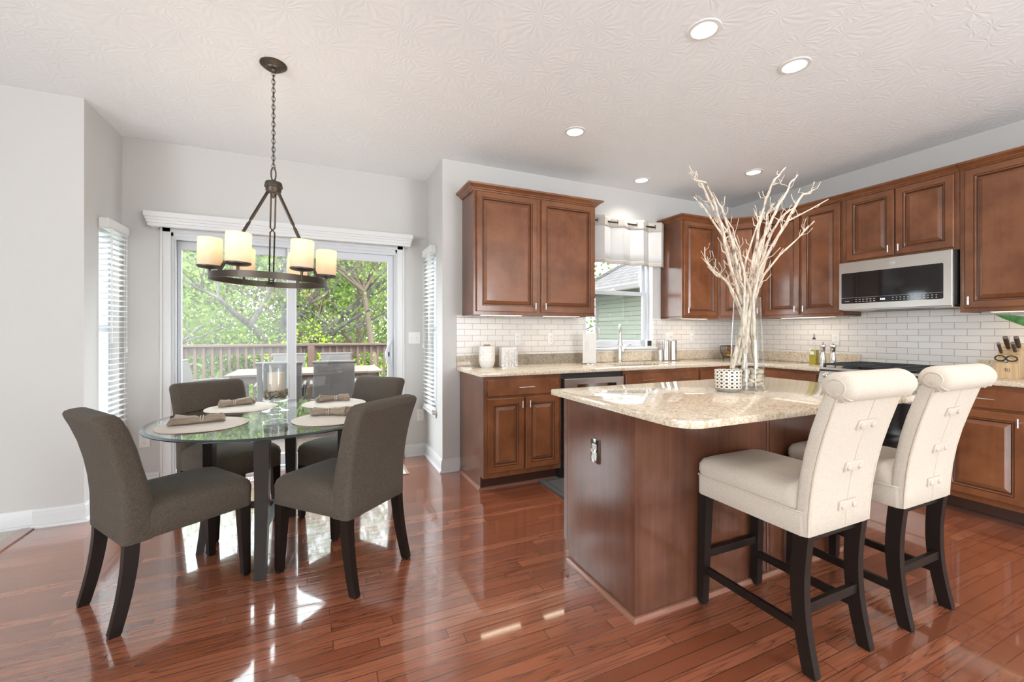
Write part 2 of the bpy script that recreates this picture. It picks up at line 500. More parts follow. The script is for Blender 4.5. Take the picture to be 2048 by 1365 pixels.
wall_with_openings('y', YREAR, YREAR-T, XWEST, XE, (3.2,), 0.96, 'wall_rear')

# baseboards with shoe moulding
BASEP = [(0, 0), (0.030, 0), (0.029, 0.010), (0.022, 0.018), (0.014, 0.020), (0.014, 0.078), (0.0115, 0.082), (0.0115, 0.098), (0.007, 0.104), (0.006, 0.112), (0.0, 0.114)]
def baseboard(path, name):
    struct(B().sweep(BASEP, path), name, 'trim', smooth=25)
baseboard([((-1.64, YL), (0, -1)), ((XL, YL), (1, -1)), ((XL, YN), (1, -1)), ((-1.168, YN), (0, -1))], 'baseboard_left')
b = B().sweep([(o*0.55 if o < 0.02 else 0.014, z) for o, z in BASEP if True], [((XWEST, YL), (0, -1)), ((-1.64, YL), (0, -1))])
struct(b, 'baseboard_west', 'trim', smooth=25)
baseboard([((0.752, YN), (0, -1)), ((XR, YN), (-1, -1)), ((XR, YK), (-1, -1)), ((1.128, YK), (0, -1))], 'baseboard_right')

# backsplash tile
struct(B().box(1.097, YK-0.008, 1.016, KX0, YK-0.0005, 1.372).box(KX0, YK-0.008, 1.016, KX1, YK-0.0005, KZ0-0.02).box(KX1, YK-0.008, 1.016, XE-0.001, YK-0.0005, 1.372), 'wall_tile_back', 'tile_x')
struct(B().box(XE-0.008, 0.40, 0.90, XE-0.0005, YK-0.009, 1.43), 'wall_tile_right', 'tile_y')

# ---------------------------------------------------------------- sliding glass door
door = thing('door_1', (DX0, YN, 0), 'white framed sliding glass door to the deck', 'door')
door['kind'] = 'structure'
b = B()
for x0, x1 in ((DX0-0.062, DX0+0.006), (DX1-0.006, DX1+0.062)):
    b.box(x0, YN-0.012, 0, x1, YN, DZ+0.062, 0.004)
    xo = x0 if x0 < 0 else x1-0.014
    b.box(xo, YN-0.020, 0, xo+0.014, YN-0.010, DZ+0.062, 0.003)
b.box(DX0-0.062, YN-0.012, DZ-0.006, DX1+0.062, YN, DZ+0.062, 0.004)
b.box(DX0-0.062, YN-0.020, DZ+0.048, DX1+0.062, YN-0.010, DZ+0.062, 0.003)
b.obj('casing', 'trim', door)
b = B()
for x0, x1 in ((DX0+0.0005, DX0+0.022), (DX1-0.022, DX1-0.0005)):
    b.box(x0, YN, 0.0, x1, YN+T, DZ-0.0005, 0.002)
    b.box(x0, YN+0.012, 0.0, x1+(0.012 if x0 < 0 else 0), YN+0.030, DZ, 0.002) if x0 < 0 else b.box(x0-0.012, YN+0.012, 0.0, x1, YN+0.030, DZ, 0.002)
b.box(DX0+0.001, YN, DZ-0.035, DX1-0.001, YN+T, DZ-0.0005, 0.002)
b.box(DX0+0.001, YN+0.005, DZ-0.06, DX1-0.001, YN+0.022, DZ-0.02, 0.002)
b.box(DX0+0.001, YN+0.001, 0.0, DX1-0.001, YN+T, 0.022, 0.003)
b.box(DX0+0.001, YN+0.045, 0.02, DX1-0.001, YN+0.052, 0.034)
b.obj('jamb', 'vinyl', door)
def sash(x0, x1, y, lst, rst, glass, nm):
    f = B()
    f.box(x0, y, 0.035, x0+lst, y+0.036, DZ-0.04, 0.004)
    f.box(x1-rst, y, 0.035, x1, y+0.036, DZ-0.04, 0.004)
    f.box(x0+lst-0.003, y+0.001, 0.035, x1-rst+0.003, y+0.035, 0.135, 0.004)
    f.box(x0+lst-0.003, y+0.001, DZ-0.125, x1-rst+0.003, y+0.035, DZ-0.04, 0.004)
    p = f.obj(nm, 'vinyl', door)
    B().box(x0+lst-0.002, y+0.016, 0.12, x1-rst+0.002, y+0.020, DZ-0.11).obj('pane', glass, p)
    return p
sash(DX0+0.024, -0.215, YN+0.080, 0.028, 0.062, 'pane_hazy', 'fixed_panel')
sp = sash(-0.272, DX1-0.022, YN+0.034, 0.072, 0.066, 'pane', 'sliding_panel')
hb = B()
hpts = []
for i in range(13):
    t = i/12
    hpts.append((0.628-0.050*sin(pi*t), YN+0.022-0.030*sin(pi*t)**0.5, 0.868+0.272*t))
hb.tube(hpts, [0.009+0.003*sin(pi*i/12) for i in range(13)], 10)
hb.box(0.612, YN+0.022, 0.850, 0.642, YN+0.0345, 1.158, 0.004)
hb.obj('door_handle', 'vinyl', sp, smooth=50)
B().box(0.598, YN+0.012, 0.985, 0.611, YN+0.034, 1.030, 0.003).obj('door_latch', 'blackplastic', sp)

# valance above the door
V = thing('door_valance', (-0.21, YN, 2.05), 'white moulded cornice valance box above the sliding glass door', 'valance')
VP = [(0, 2.045), (0.0, 2.15), (0.125, 2.157), (0.127, 2.118), (0.119, 2.112), (0.119, 2.098), (0.112, 2.092), (0.112, 2.076), (0.106, 2.070), (0.106, 2.050), (0.098, 2.045)]
vb = B()
x0, x1 = -1.235, 0.808
path = [((x0+0.11, YN), (-1, 0)), ((x0+0.11, YN), (-1, -1)), ((x1-0.11, YN), (1, -1)), ((x1-0.11, YN), (1, 0))]
OUT = [(o, z) for o, z in VP]
# front and both returns as a hollow box
prof = [(0.098, 2.045), (0.106, 2.050), (0.106, 2.070), (0.112, 2.076), (0.112, 2.092), (0.119, 2.098), (0.119, 2.112), (0.127, 2.118), (0.125, 2.157), (0.088, 2.157), (0.088, 2.045)]
yc = YN-0.0005
cx0, cx1 = x0+0.125, x1-0.125
vb.loft([[Vector((cx0-o, yc, z)) for o, z in prof], [Vector((cx0-o, yc-o, z)) for o, z in prof], [Vector((cx1+o, yc-o, z)) for o, z in prof], [Vector((cx1+o, yc, z)) for o, z in prof]])
vb.box(cx0-0.088, yc-0.088, 2.135, cx1+0.088, yc, 2.156)
vb.box(cx0-0.088, yc-0.088, 2.047, DX0-0.063, yc, 2.060).box(DX1+0.063, yc-0.088, 2.047, cx1+0.088, yc, 2.060)
vb.obj('valance_board', 'trim', V, smooth=25)
B().box(cx0-0.06, yc-0.07, 2.105, cx1+0.06, yc-0.03, 2.134, 0.003).obj('blind_track', 'vinyl', V)

# ---------------------------------------------------------------- nook side windows with blinds
def nook_window(x, s, nm, lab):
    """s=+1: the room is towards +x"""
    w = thing(nm, (x, (LW0+LW1)/2, LWZ0), lab, 'window')
    w['kind'] = 'structure'
    f = B()
    xo0, xo1 = sorted((x-s*0.05, x-s*0.11))
    for y0, y1, z0, z1 in ((LW0+0.001, LW0+0.04, LWZ0+0.001, LWZ1-0.001), (LW1-0.04, LW1-0.001, LWZ0+0.001, LWZ1-0.001), (LW0+0.03, LW1-0.03, LWZ0+0.001, LWZ0+0.05), (LW0+0.03, LW1-0.03, LWZ1-0.05, LWZ1-0.001), (LW0+0.03, LW1-0.03, 1.23, 1.275)):
        f.box(xo0, y0, z0, xo1, y1, z1, 0.003)
    f.obj('window_frame', 'vinyl', w)
    B().box(x-s*0.078, LW0+0.03, LWZ0+0.04, x-s*0.082, LW1-0.03, LWZ1-0.04).obj('pane', 'pane', w)
    a, c = sorted((x+s*0.045, x-s*0.045))
    B().box(a, LW0-0.03, LWZ0-0.022, c, LW1+0.025, LWZ0-0.0005, 0.004).box(*sorted((x+s*0.001, x+s*0.013))[0:1], LW0-0.02, LWZ0-0.055, sorted((x+s*0.001, x+s*0.013))[1], LW1+0.02, LWZ0-0.02, 0.003).obj('window_sill', 'trim', w)
    return w
nook_window(XL, 1, 'window_2', 'narrow nook window left of the sliding door')
nook_window(XR, -1, 'window_3', 'narrow nook window right of the sliding door')
def blind(x, s, lab):
    t = thing('window_blind', (x, (LW0+LW1)/2, LWZ0), lab, 'blind', 'white slat blinds in the nook')
    y0, y1 = LW0-0.012, LW1+0.012
    def xb(p, q): return sorted((x+s*p, x+s*q))
    a, c = xb(0.001, 0.050)
    B().box(a, y0, 1.952, c, y1, 2.018, 0.004).box(xb(0.05, 0.056)[0], y0-0.003, 1.962, xb(0.05, 0.056)[1], y1+0.003, 2.022, 0.002).obj('headrail', 'white', t)
    sb = B()
    n = 37
    for i in range(n):
        z = 1.925-i*(1.925-0.52)/(n-1)
        an = radians(4)
        M0 = Matrix.Translation((x+s*0.024, 0, z)) @ Matrix.Rotation(-s*an, 4, 'Y')
        bb = B(M0)
        bb.bm.free(); bb.bm = sb.bm
        bb.box(-0.0235, y0+0.004, -0.0014, 0.0235, y1-0.004, 0.0014)
    a, c = xb(0.006, 0.044)
    sb.obj('slats', 'slat', t)
    B().box(a, y0+0.003, 0.494, c, y1-0.003, 0.510, 0.003).obj('bottom_rail', 'white', t)
    B().tube([(x+s*0.058, y0+0.05, 1.955), (x+s*0.058, y0+0.05, 1.15)], 0.0045, 8).obj('tilt_wand', 'white', t)
    B().tube([(x+s*0.057, y1-0.05, 1.955), (x+s*0.057, y1-0.05, 1.10)], 0.0022, 6).lathe([(0.003, 0.03), (0.007, 0.0), (0.006, -0.012)], (x+s*0.057, y1-0.05, 1.085), 10).obj('lift_cord', 'white', t)
    lc = B()
    for yy in (y0+0.06, y1-0.06):
        lc.tube([(x+s*0.047, yy, 1.95), (x+s*0.047, yy, 0.51)], 0.0012, 5)
    lc.obj('ladder_cord', 'white', t)
blind(XL, 1, 'white slat blind on the narrow window left of the sliding door')
blind(XR, -1, 'white slat blind on the narrow window right of the sliding door')

# ---------------------------------------------------------------- kitchen window
w = thing('window_1', ((KX0+KX1)/2, YK, KZ0), 'white double hung window above the sink', 'window')
w['kind'] = 'structure'
yf = YK+0.062
f = B()
for x0, x1, z0, z1 in ((KX0+0.001, KX0+0.035, KZ0+0.001, KZ1-0.001), (KX1-0.035, KX1-0.001, KZ0+0.001, KZ1-0.001), (KX0+0.03, KX1-0.03, KZ0+0.001, KZ0+0.03), (KX0+0.03, KX1-0.03, KZ1-0.035, KZ1-0.001)):
    f.box(x0, yf, z0, x1, YK+T-0.001, z1, 0.003)
f.obj('window_frame', 'vinyl', w)
zm = 1.645
f = B()
for x0, x1, z0, z1 in ((KX0+0.03, KX0+0.075, KZ0+0.025, zm+0.02), (KX1-0.075, KX1-0.03, KZ0+0.025, zm+0.02), (KX0+0.07, KX1-0.07, KZ0+0.025, KZ0+0.075), (KX0+0.07, KX1-0.07, zm-0.02, zm+0.02)):
    f.box(x0, yf+0.012, z0, x1, yf+0.040, z1, 0.003)
lo = f.obj('lower_sash', 'vinyl', w)
B().box(KX0+0.07, yf+0.024, KZ0+0.07, KX1-0.07, yf+0.028, zm-0.015).obj('pane', 'pane', lo)
B().box(KX0+0.40, yf+0.016, zm+0.0205, KX0+0.46, yf+0.036, zm+0.032, 0.003).lathe([(0.011, 0), (0.011, 0.012), (0.004, 0.016)], (KX0+0.43, yf+0.026, zm+0.03), 10).obj('sash_lock', 'white', lo)
f = B()
for x0, x1, z0, z1 in ((KX0+0.03, KX0+0.07, zm-0.018, KZ1-0.03), (KX1-0.07, KX1-0.03, zm-0.018, KZ1-0.03), (KX0+0.06, KX1-0.06, zm-0.018, zm+0.016), (KX0+0.06, KX1-0.06, KZ1-0.07, KZ1-0.03)):
    f.box(x0, yf+0.0415, z0, x1, yf+0.066, z1, 0.003)
up = f.obj('upper_sash', 'vinyl', w)
B().box(KX0+0.06, yf+0.052, zm+0.01, KX1-0.06, yf+0.056, KZ1-0.06).obj('pane', 'pane', up)
B().box(KX0-0.02, YK-0.045, KZ0-0.020, KX1+0.03, YK+0.061, KZ0-0.0005, 0.005).obj('window_sill', 'trim', w)
# white drywall returns are lined with trim
b = B().box(KX0+0.0005, YK-0.001, KZ0, KX0+0.006, yf, KZ1).box(KX1-0.006, YK-0.001, KZ0, KX1-0.0005, yf, KZ1).box(KX0, YK-0.001, KZ1-0.006, KX1, yf, KZ1-0.0005)
b.obj('window_jamb', 'trim', w)
# ================================================================ CABINETS
def rect(u0, u1, v0, v1, w):
    return [Vector((u0, v0, w)), Vector((u1, v0, w)), Vector((u1, v1, w)), Vector((u0, v1, w))]
def door_panel(b, w, h, raised=True):
    """raised panel door in local u,v,w: width w, height h, thickness .02 from w=0"""
    def R(i, d): return rect(i, w-i, i, h-i, d)
    L = [R(0.0, 0.0), R(0.0, 0.016), R(0.004, 0.020)]
    if raised:
        L += [R(0.047, 0.020), R(0.0475, 0.0150), R(0.0505, 0.0150), R(0.0510, 0.0185), R(0.0565, 0.0180), R(0.0600, 0.0125), R(0.0630, 0.0060), R(0.0665, 0.0045), R(0.0700, 0.0060), R(0.0900, 0.0140), R(0.0905, 0.0158), R(0.0920, 0.0162)]
    else:
        L += [R(0.010, 0.020)]
    b.loft(L)
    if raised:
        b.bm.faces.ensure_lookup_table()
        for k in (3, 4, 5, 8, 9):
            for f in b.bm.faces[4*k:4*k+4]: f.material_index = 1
def bar_pull(b, c, axis, length, posts, r=0.0052, out=0.030):
    """c: centre on the door face in local u,v,w"""
    ax = Vector((1, 0, 0)) if axis == 'u' else Vector((0, 1, 0))
    c = Vector(c)
    o = Vector((0, 0, out))
    b.tube([c+o-ax*length/2, c+o+ax*length/2], r, 10)
    for p in posts:
        b.tube([c+ax*p, c+ax*p+o], 0.0042, 8)
def door(par, O, U, w, h, hu=None, hv=None, name='door', pull='v'):
    """door with lower left corner at world O, width along U"""
    M = frame(O, U, (0, 0, 1))
    b = B(M)
    door_panel(b, w, h, name == 'door')
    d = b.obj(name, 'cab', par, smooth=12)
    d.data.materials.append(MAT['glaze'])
    if hu is not None:
        for u in (hu if isinstance(hu, (list, tuple)) else [hu]):
            b = B(M)
            if pull == 'v': bar_pull(b, (u, hv, 0.020), 'v', 0.056, (0.0,), 0.0058)
            else: bar_pull(b, (u, hv, 0.020), 'u', 0.135, (-0.048, 0.048))
            b.obj('handle' if pull == 'v' else 'drawer_pull', 'nickel', d, smooth=40)
    return d
CROWNP = [(0.0, 2.398), (0.010, 2.398), (0.013, 2.406), (0.022, 2.410), (0.026, 2.418), (0.045, 2.430), (0.058, 2.436), (0.060, 2.450), (0.0, 2.450)]
UX, UY, UZ0, UZ1 = 4.27, 3.335, 1.368, 2.40
# --- wall cabinet left of the sink window
c = thing('wall_cabinet', (1.15, YK, UZ0), 'two door cherry wall cabinet left of the sink window', 'wall cabinet')
b = B().box(1.15, UY+0.018, UZ0+0.014, 2.355, YK-0.001, UZ1+0.02)
b.box(1.15, UY+0.018, UZ0, 1.166, YK-0.001, UZ0+0.02).box(2.339, UY+0.018, UZ0, 2.355, YK-0.001, UZ0+0.02)
b.obj('body', 'panel', c)
B().box(1.15, UY, UZ0, 2.355, UY+0.018, UZ1+0.02, 0.0015).obj('face_frame', 'cab', c)
door(c, (1.172, UY-0.0005, 1.397), (1, 0, 0), 0.561, 0.995, 0.561-0.028, 0.052)
door(c, (1.776, UY-0.0005, 1.397), (1, 0, 0), 0.561, 0.995, 0.028, 0.052)
B().sweep(CROWNP, [((1.15, YK-0.001), (-1, 0)), ((1.15, UY), (-1, -1)), ((2.355, UY), (1, -1)), ((2.355, YK-0.001), (1, 0))]).obj('crown_moulding', 'cab', c, smooth=20)
# --- wall cabinet right of the window
c = thing('wall_cabinet', (3.446, YK, UZ0), 'single door cherry wall cabinet right of the sink window curtain', 'wall cabinet')
B().box(3.446, UY+0.018, UZ0+0.014, 3.973, YK-0.001, UZ1+0.02).box(3.446, UY+0.018, UZ0, 3.462, YK-0.001, UZ0+0.02).obj('body', 'panel', c)
B().box(3.446, UY, UZ0, 3.973, UY+0.018, UZ1+0.02, 0.0015).obj('face_frame', 'cab', c)
door(c, (3.464, UY-0.0005, 1.397), (1, 0, 0), 0.478, 0.995, 0.028, 0.052)
B().sweep(CROWNP, [((3.446, YK-0.001), (-1, 0)), ((3.446, UY), (-1, -1)), ((3.973, UY), (0.414, -1))]).obj('crown_moulding', 'cab', c, smooth=20)
# --- diagonal corner cabinet
YD = 3.04
c = thing('wall_cabinet', (XE, YK, UZ0), 'diagonal corner cherry wall cabinet behind the vase branches', 'wall cabinet')
cp = [(3.975, YK-0.001), (3.975, UY), (UX, YD), (XE-0.001, YD), (XE-0.001, YK-0.001)]
B().prism(cp, UZ0, UZ1+0.02).obj('body', 'cab', c)
dd = Vector((UX-3.975, YD-UY, 0)); dl = dd.length; du = dd.normalized(); dn = Vector((-du.y, du.x, 0))*-1
dn = Vector((du.y, -du.x, 0))
o = Vector((3.975, UY, 1.397))+du*0.020+dn*0.0005
door(c, o, du, dl-0.040, 0.995, dl-0.040-0.028, 0.052)
n1 = (0.414, -1.0)
B().sweep(CROWNP, [((3.975, UY), (-0.414, -1.0)), ((UX, YD), (-1.0, -0.414))]).obj('crown_moulding', 'cab', c, smooth=20)
# --- range wall cabinets (faces towards -x); U direction is -y
def wall_cab(y1, y0, z0, label, doors, sides=(0, 0)):
    c = thing('wall_cabinet', (XE, (y0+y1)/2, z0), label, 'wall cabinet')
    b = B().box(UX+0.018, y0, z0+0.014, XE-0.001, y1, UZ1+0.02)
    b.box(UX+0.018, y0, z0, XE-0.001, y0+0.016, z0+0.02).box(UX+0.018, y1-0.016, z0, XE-0.001, y1, z0+0.02)
    b.obj('body', 'panel', c)
    B().box(UX, y0, z0, UX+0.018, y1, UZ1+0.02, 0.0015).obj('face_frame', 'cab', c)
    for (a, e, zz, hu) in doors:
        door(c, (UX-0.0005, a, zz), (0, -1, 0), a-e, 2.392-zz, hu, 0.052)
    B().sweep(CROWNP, [((UX, y1), (-1, 0) if sides[1] == 0 else (-1, -0.414)), ((UX, y0), (-1, 0))]).obj('crown_moulding', 'cab', c, smooth=20)
    return c
wall_cab(YD-0.002, 2.272, UZ0, 'two door cherry wall cabinet between corner and microwave', [(2.990, 2.640, 1.397, 0.350-0.028), (2.616, 2.284, 1.397, 0.028)])
wall_cab(2.270, 1.502, 1.830, 'short two door cherry wall cabinet above the microwave', [(2.228, 1.888, 1.852, 0.340-0.028), (1.876, 1.528, 1.852, 0.028)])
wall_cab(1.500, 0.42, UZ0, 'tall cherry wall cabinet at right edge above the knife block', [(1.470, 0.975, 1.397, 0.028), (0.955, 0.45, 1.397, 0.505-0.028)])

# under cabinet lights
def under_light(x0, y0, x1, y1, lab, e):
    t = thing('cabinet_light', ((x0+x1)/2, (y0+y1)/2, UZ0), lab, 'light')
    z1 = UZ0+0.0135
    B().box(x0, y0, z1-0.014, x1, y1, z1, 0.002).obj('housing', 'white', t)
    m = 0.008
    B().box(x0+m, y0+m, z1-0.0165, x1-m, y1-m, z1-0.0142).obj('lens', 'bar_led', t)
    L = lamp('cabinet_glow', 'AREA', (0, 0, 0), e, (1.0, 0.80, 0.58), shape='RECTANGLE', size=abs(x1-x0)-0.02, size_y=abs(y1-y0)-0.02)
    L.parent = t
    L.location = (0, 0, -0.006)
under_light(1.235, 3.37, 1.62, 3.43, 'left slim light bar under the cabinet left of the sink window', 0.22)
under_light(1.84, 3.37, 2.22, 3.43, 'right slim light bar under the cabinet left of the sink window', 0.22)
under_light(3.55, 3.40, 3.90, 3.46, 'slim light bar under the cabinet right of the sink window', 0.4)
under_light(4.36, 2.40, 4.42, 2.90, 'slim light bar under the cabinet left of the microwave', 0.45)
under_light(4.36, 0.85, 4.42, 1.38, 'slim light bar under the cabinet right of the microwave', 0.45)

# ---------------------------------------------------------------- base cabinets
BY, BX, TOE = 3.035, 3.945, 0.105
def base_x(x0, x1, label, fronts, hollow=False):
    c = thing('base_cabinet', (x0, YK, 0), label, 'base cabinet')
    b = B()
    if hollow: b.box(x0, BY+0.018, TOE, x0+0.016, YK-0.001, 0.882).box(x1-0.016, BY+0.018, TOE, x1, YK-0.001, 0.882).box(x0+0.016, BY+0.018, TOE, x1-0.016, YK-0.001, TOE+0.016).box(x0+0.016, YK-0.012, TOE+0.016, x1-0.016, YK-0.001, 0.882)
    else: b.box(x0, BY+0.018, TOE, x1, YK-0.001, 0.882)
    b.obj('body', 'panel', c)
    B().box(x0, BY, TOE, x1, BY+0.018, 0.882, 0.0015).obj('face_frame', 'cab', c)
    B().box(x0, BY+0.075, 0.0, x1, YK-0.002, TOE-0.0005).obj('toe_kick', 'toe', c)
    for f in fronts:
        door(c, (f[0], BY-0.0005, f[2]), (1, 0, 0), f[1]-f[0], f[3]-f[2], *f[4:])
    return c
c = base_x(1.135, 1.803, 'cherry base cabinet with one drawer and two doors left of dishwasher', [
    (1.156, 1.782, 0.731, 0.852, 0.313, 0.062, 'drawer', 'u'), (1.156, 1.462, 0.146, 0.713, 0.306-0.026, 0.567-0.050), (1.476, 1.782, 0.146, 0.713, 0.026, 0.567-0.050)])
b = B().prism([(1.127, BY), (1.1345, BY), (1.1345, YK-0.002), (1.127, YK-0.002)], TOE, 0.882)
b.box(1.127, BY+0.075, 0.0, 1.1345, YK-0.002, TOE+0.001)
b.obj('end_panel', 'panel', c)
B().sweep([(0, 0), (0.016, 0), (0.015, 0.008), (0.008, 0.016), (0, 0.018)], [((1.1268, YK-0.016), (-1, 0)), ((1.1268, BY+0.0745), (-1, -1)), ((1.803, BY+0.0745), (0, -1))]).obj('shoe_moulding', 'mould_sheen', c, smooth=25)
base_x(2.440, 3.332, 'cherry sink base cabinet with a wide two pull drawer front', [
    (2.457, 3.312, 0.731, 0.852, [0.23, 0.69], 0.062, 'drawer', 'u'), (2.457, 2.878, 0.146, 0.713, 0.421-0.026, 0.517), (2.890, 3.312, 0.146, 0.713, 0.026, 0.517)], True)
base_x(3.334, 3.925, 'cherry drawer base cabinet between sink and corner', [
    (3.358, 3.905, 0.731, 0.852, 0.27, 0.062, 'drawer', 'u'), (3.358, 3.905, 0.44, 0.713, 0.27, 0.14, 'drawer', 'u'), (3.358, 3.905, 0.146, 0.42, 0.27, 0.14, 'drawer', 'u')])
def base_y(y1, y0, label, fronts):
    c = thing('base_cabinet', (XE, y0, 0), label, 'base cabinet')
    B().box(BX+0.018, y0, TOE, XE-0.001, y1, 0.882).obj('body', 'panel', c)
    B().box(BX, y0, TOE, BX+0.018, y1, 0.882, 0.0015).obj('face_frame', 'cab', c)
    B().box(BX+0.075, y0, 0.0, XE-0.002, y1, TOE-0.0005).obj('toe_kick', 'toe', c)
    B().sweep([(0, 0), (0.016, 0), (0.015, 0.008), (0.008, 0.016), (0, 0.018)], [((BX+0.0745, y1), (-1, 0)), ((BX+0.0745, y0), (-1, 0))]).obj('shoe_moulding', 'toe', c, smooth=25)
    for f in fronts:
        door(c, (BX-0.0005, f[0], f[2]), (0, -1, 0), f[0]-f[1], f[3]-f[2], *f[4:])
    return c
base_y(3.033, 2.272, 'cherry base cabinet between corner and gas range', [(2.985, 2.292, 0.731, 0.852, 0.10, 0.062, 'drawer', 'u'), (2.985, 2.645, 0.146, 0.713, 0.31, 0.517), (2.632, 2.292, 0.146, 0.713, 0.026, 0.517)])
base_y(1.500, 0.42, 'cherry base cabinet right of the gas range', [(1.475, 1.085, 0.731, 0.852, 0.198, 0.062, 'drawer', 'u'), (1.475, 1.085, 0.146, 0.713, 0.390-0.026, 0.517), (1.055, 0.45, 0.731, 0.852, 0.30, 0.062, 'drawer', 'u'), (1.055, 0.45, 0.146, 0.713, 0.026, 0.517)])

# ---------------------------------------------------------------- dishwasher
d = thing('dishwasher', (1.81, YK, 0), 'stainless steel dishwasher between two cherry base cabinets', 'dishwasher')
B().box(1.806, BY+0.02, 0.0, 2.437, YK-0.01, 0.876).obj('tub', 'blackplastic', d)
db = B().box(1.822, BY-0.030, 0.115, 2.428, BY+0.019, 0.838, 0.004)
dw = db.obj('door', 'steel', d)
B().box(1.945, BY-0.0318, 0.735, 2.30, BY-0.0295, 0.790, 0.001).obj('pocket_handle', 'chrome', dw)
B().box(2.25, BY-0.0322, 0.752, 2.345, BY-0.0320+0.002, 0.787, 0.0005).obj('display', 'blackgloss', dw)
B().box(1.822, BY+0.05, 0.02, 2.428, BY+0.060, 0.11).obj('toe_panel', 'blackplastic', d)

# ---------------------------------------------------------------- granite worktops
def slab(b, poly, z0, z1, e=0.005, hole=None):
    """slab with eased edges; poly counter-clockwise"""
    P2 = [Vector((x, y)) for x, y in poly]
    n = len(P2)
    def inset(d):
        q = []
        for i in range(n):
            a, c_, e_ = P2[i-1], P2[i], P2[(i+1) % n]
            d1 = (c_-a).normalized(); d2 = (e_-c_).normalized()
            n1 = Vector((-d1.y, d1.x)); n2 = Vector((-d2.y, d2.x))
            m_ = (n1+n2)
            m_ = m_/max(1e-6, m_.dot(n1)) if m_.length > 1e-6 else n1
            q.append(c_+m_*d)
        return q
    rings = []
    for d, z in ((e, z0), (e*0.3, z0+e*0.3), (0, z0+e), (0, z1-e), (e*0.3, z1-e*0.3), (e, z1)):
        rings.append([Vector((p.x, p.y, z)) for p in inset(d)])
    if hole is None:
        b.loft(rings)
        return
    b.loft(rings, False, False)
    hv = [[b.bm.verts.new((x, y, z)) for x, y in hole] for z in (z0, z1)]
    nh = len(hole)
    for i in range(nh):
        b.bm.faces.new((hv[0][i], hv[0][(i+1) % nh], hv[1][(i+1) % nh], hv[1][i]))
    b.bm.verts.ensure_lookup_table()
    for z in (z0, z1):
        es = [ed for ed in b.bm.edges if all(abs(v.co.z-z) < 1e-6 for v in ed.verts) and len(ed.link_faces) == 1]
        bmesh.ops.triangle_fill(b.bm, use_beauty=True, use_dissolve=False, edges=es)
def rounded(x0, y0, x1, y1, rs):
    """ccw rectangle with corner radii (sw, se, ne, nw)"""
    out = []
    for (cx, cy, a0), r in zip(((x0, y0, pi), (x1, y0, 1.5*pi), (x1, y1, 0), (x0, y1, 0.5*pi)), rs):
        sx_ = 1 if cx == x0 else -1; sy_ = 1 if cy == y0 else -1
        if r < 1e-4:
            out.append((cx, cy)); continue
        for k in range(9):
            t = a0+k/8*pi/2
            out.append((cx+sx_*r+r*cos(t), cy+sy_*r+r*sin(t)))
    return out
CZ0, CZ1 = 0.884, 0.914
CF, CXF = 3.000, 3.910
t = thing('countertop', (1.097, YK, CZ0), 'speckled beige granite L shaped countertop under the sink window', 'countertop')
b = B()
SX0, SX1, SY0, SY1 = 2.50, 3.21, 3.125, 3.50
slab(b, [(1.097, CF), (CXF, CF), (CXF, 2.271), (XE-0.009, 2.271), (XE-0.009, YK-0.001), (1.097, YK-0.001)], CZ0, CZ1, 0.004, [(x, y) for x, y in rounded(SX0, SY0, SX1, SY1, (0.03,)*4)])
ct = b.obj('slab', 'granite', t, smooth=40)
b = B().box(1.097, YK-0.020, CZ1, XE-0.010, YK-0.0085, 1.016, 0.002).box(1.097, YK-0.020, CZ1, KX0, YK-0.002, 1.0155)
b.box(XE-0.028, 2.271, CZ1, XE-0.0085, YK-0.021, 1.016, 0.002)
b.obj('backsplash', 'granite', t)
t = thing('countertop', (XE, 1.50, CZ0), 'speckled beige granite countertop right of the gas range', 'countertop')
b = B(); slab(b, [(CXF, 0.42), (XE-0.009, 0.42), (XE-0.009, 1.503), (CXF, 1.503)], CZ0, CZ1, 0.004)
b.obj('slab', 'granite', t, smooth=40)
B().box(XE-0.028, 0.42, CZ1, XE-0.0085, 1.503, 1.016, 0.002).obj('backsplash', 'granite', t)

# sink and faucet
t = thing('sink', ((SX0+SX1)/2, (SY0+SY1)/2, CZ0), 'undermounted stainless steel sink below the kitchen window', 'sink')
b = B()
def sinkring(i, z): return [Vector((x, y, z)) for x, y in rounded(SX0+0.004+i, SY0+0.003+i, SX1-0.004-i, SY1-0.003-i, (0.03,)*4)]
b.loft([sinkring(-0.004, CZ0-0.0015), sinkring(0.0, CZ0-0.0015), sinkring(0.004, 0.74), sinkring(0.02, 0.70), sinkring(0.10, 0.695)], False, True)
b.obj('bowl', 'steel', t, smooth=40)
B().lathe([(0.0, 0.6955), (0.04, 0.6955), (0.04, 0.699), (0.028, 0.699), (0.02, 0.697)], ((SX0+SX1)/2, (SY0+SY1)/2, 0), 20, False, False).obj('drain', 'chrome', t)
FX, FY = 2.815, 3.553
t = thing('faucet', (FX, FY, CZ1), 'brushed nickel pull down faucet behind the sink', 'faucet')
b = B().lathe([(0.030, 0), (0.030, 0.006), (0.026, 0.012), (0.0235, 0.06), (0.0235, 0.13), (0.020, 0.15), (0.0155, 0.17)], (FX, FY, CZ1+0.0005), 20)
pts = [(FX, FY, CZ1+0.16), (FX, FY, CZ1+0.30)]
for k in range(1, 11):
    a = pi*k/11
    q_ = 0.070-0.070*cos(a)
    pts.append((FX-0.60*q_, FY-0.80*q_, CZ1+0.30+0.080*sin(a)))
pts.append((FX-0.60*0.14, FY-0.80*0.14, CZ1+0.29))
b.tube(pts, 0.0125, 12)
b.obj('spout', 'nickel', t, smooth=40)
B().lathe([(0.0135, 0.295), (0.016, 0.27), (0.0165, 0.235), (0.024, 0.185), (0.025, 0.175), (0.018, 0.172)], (FX-0.084, FY-0.112, CZ1), 18).obj('spray_head', 'nickel', t, smooth=40)
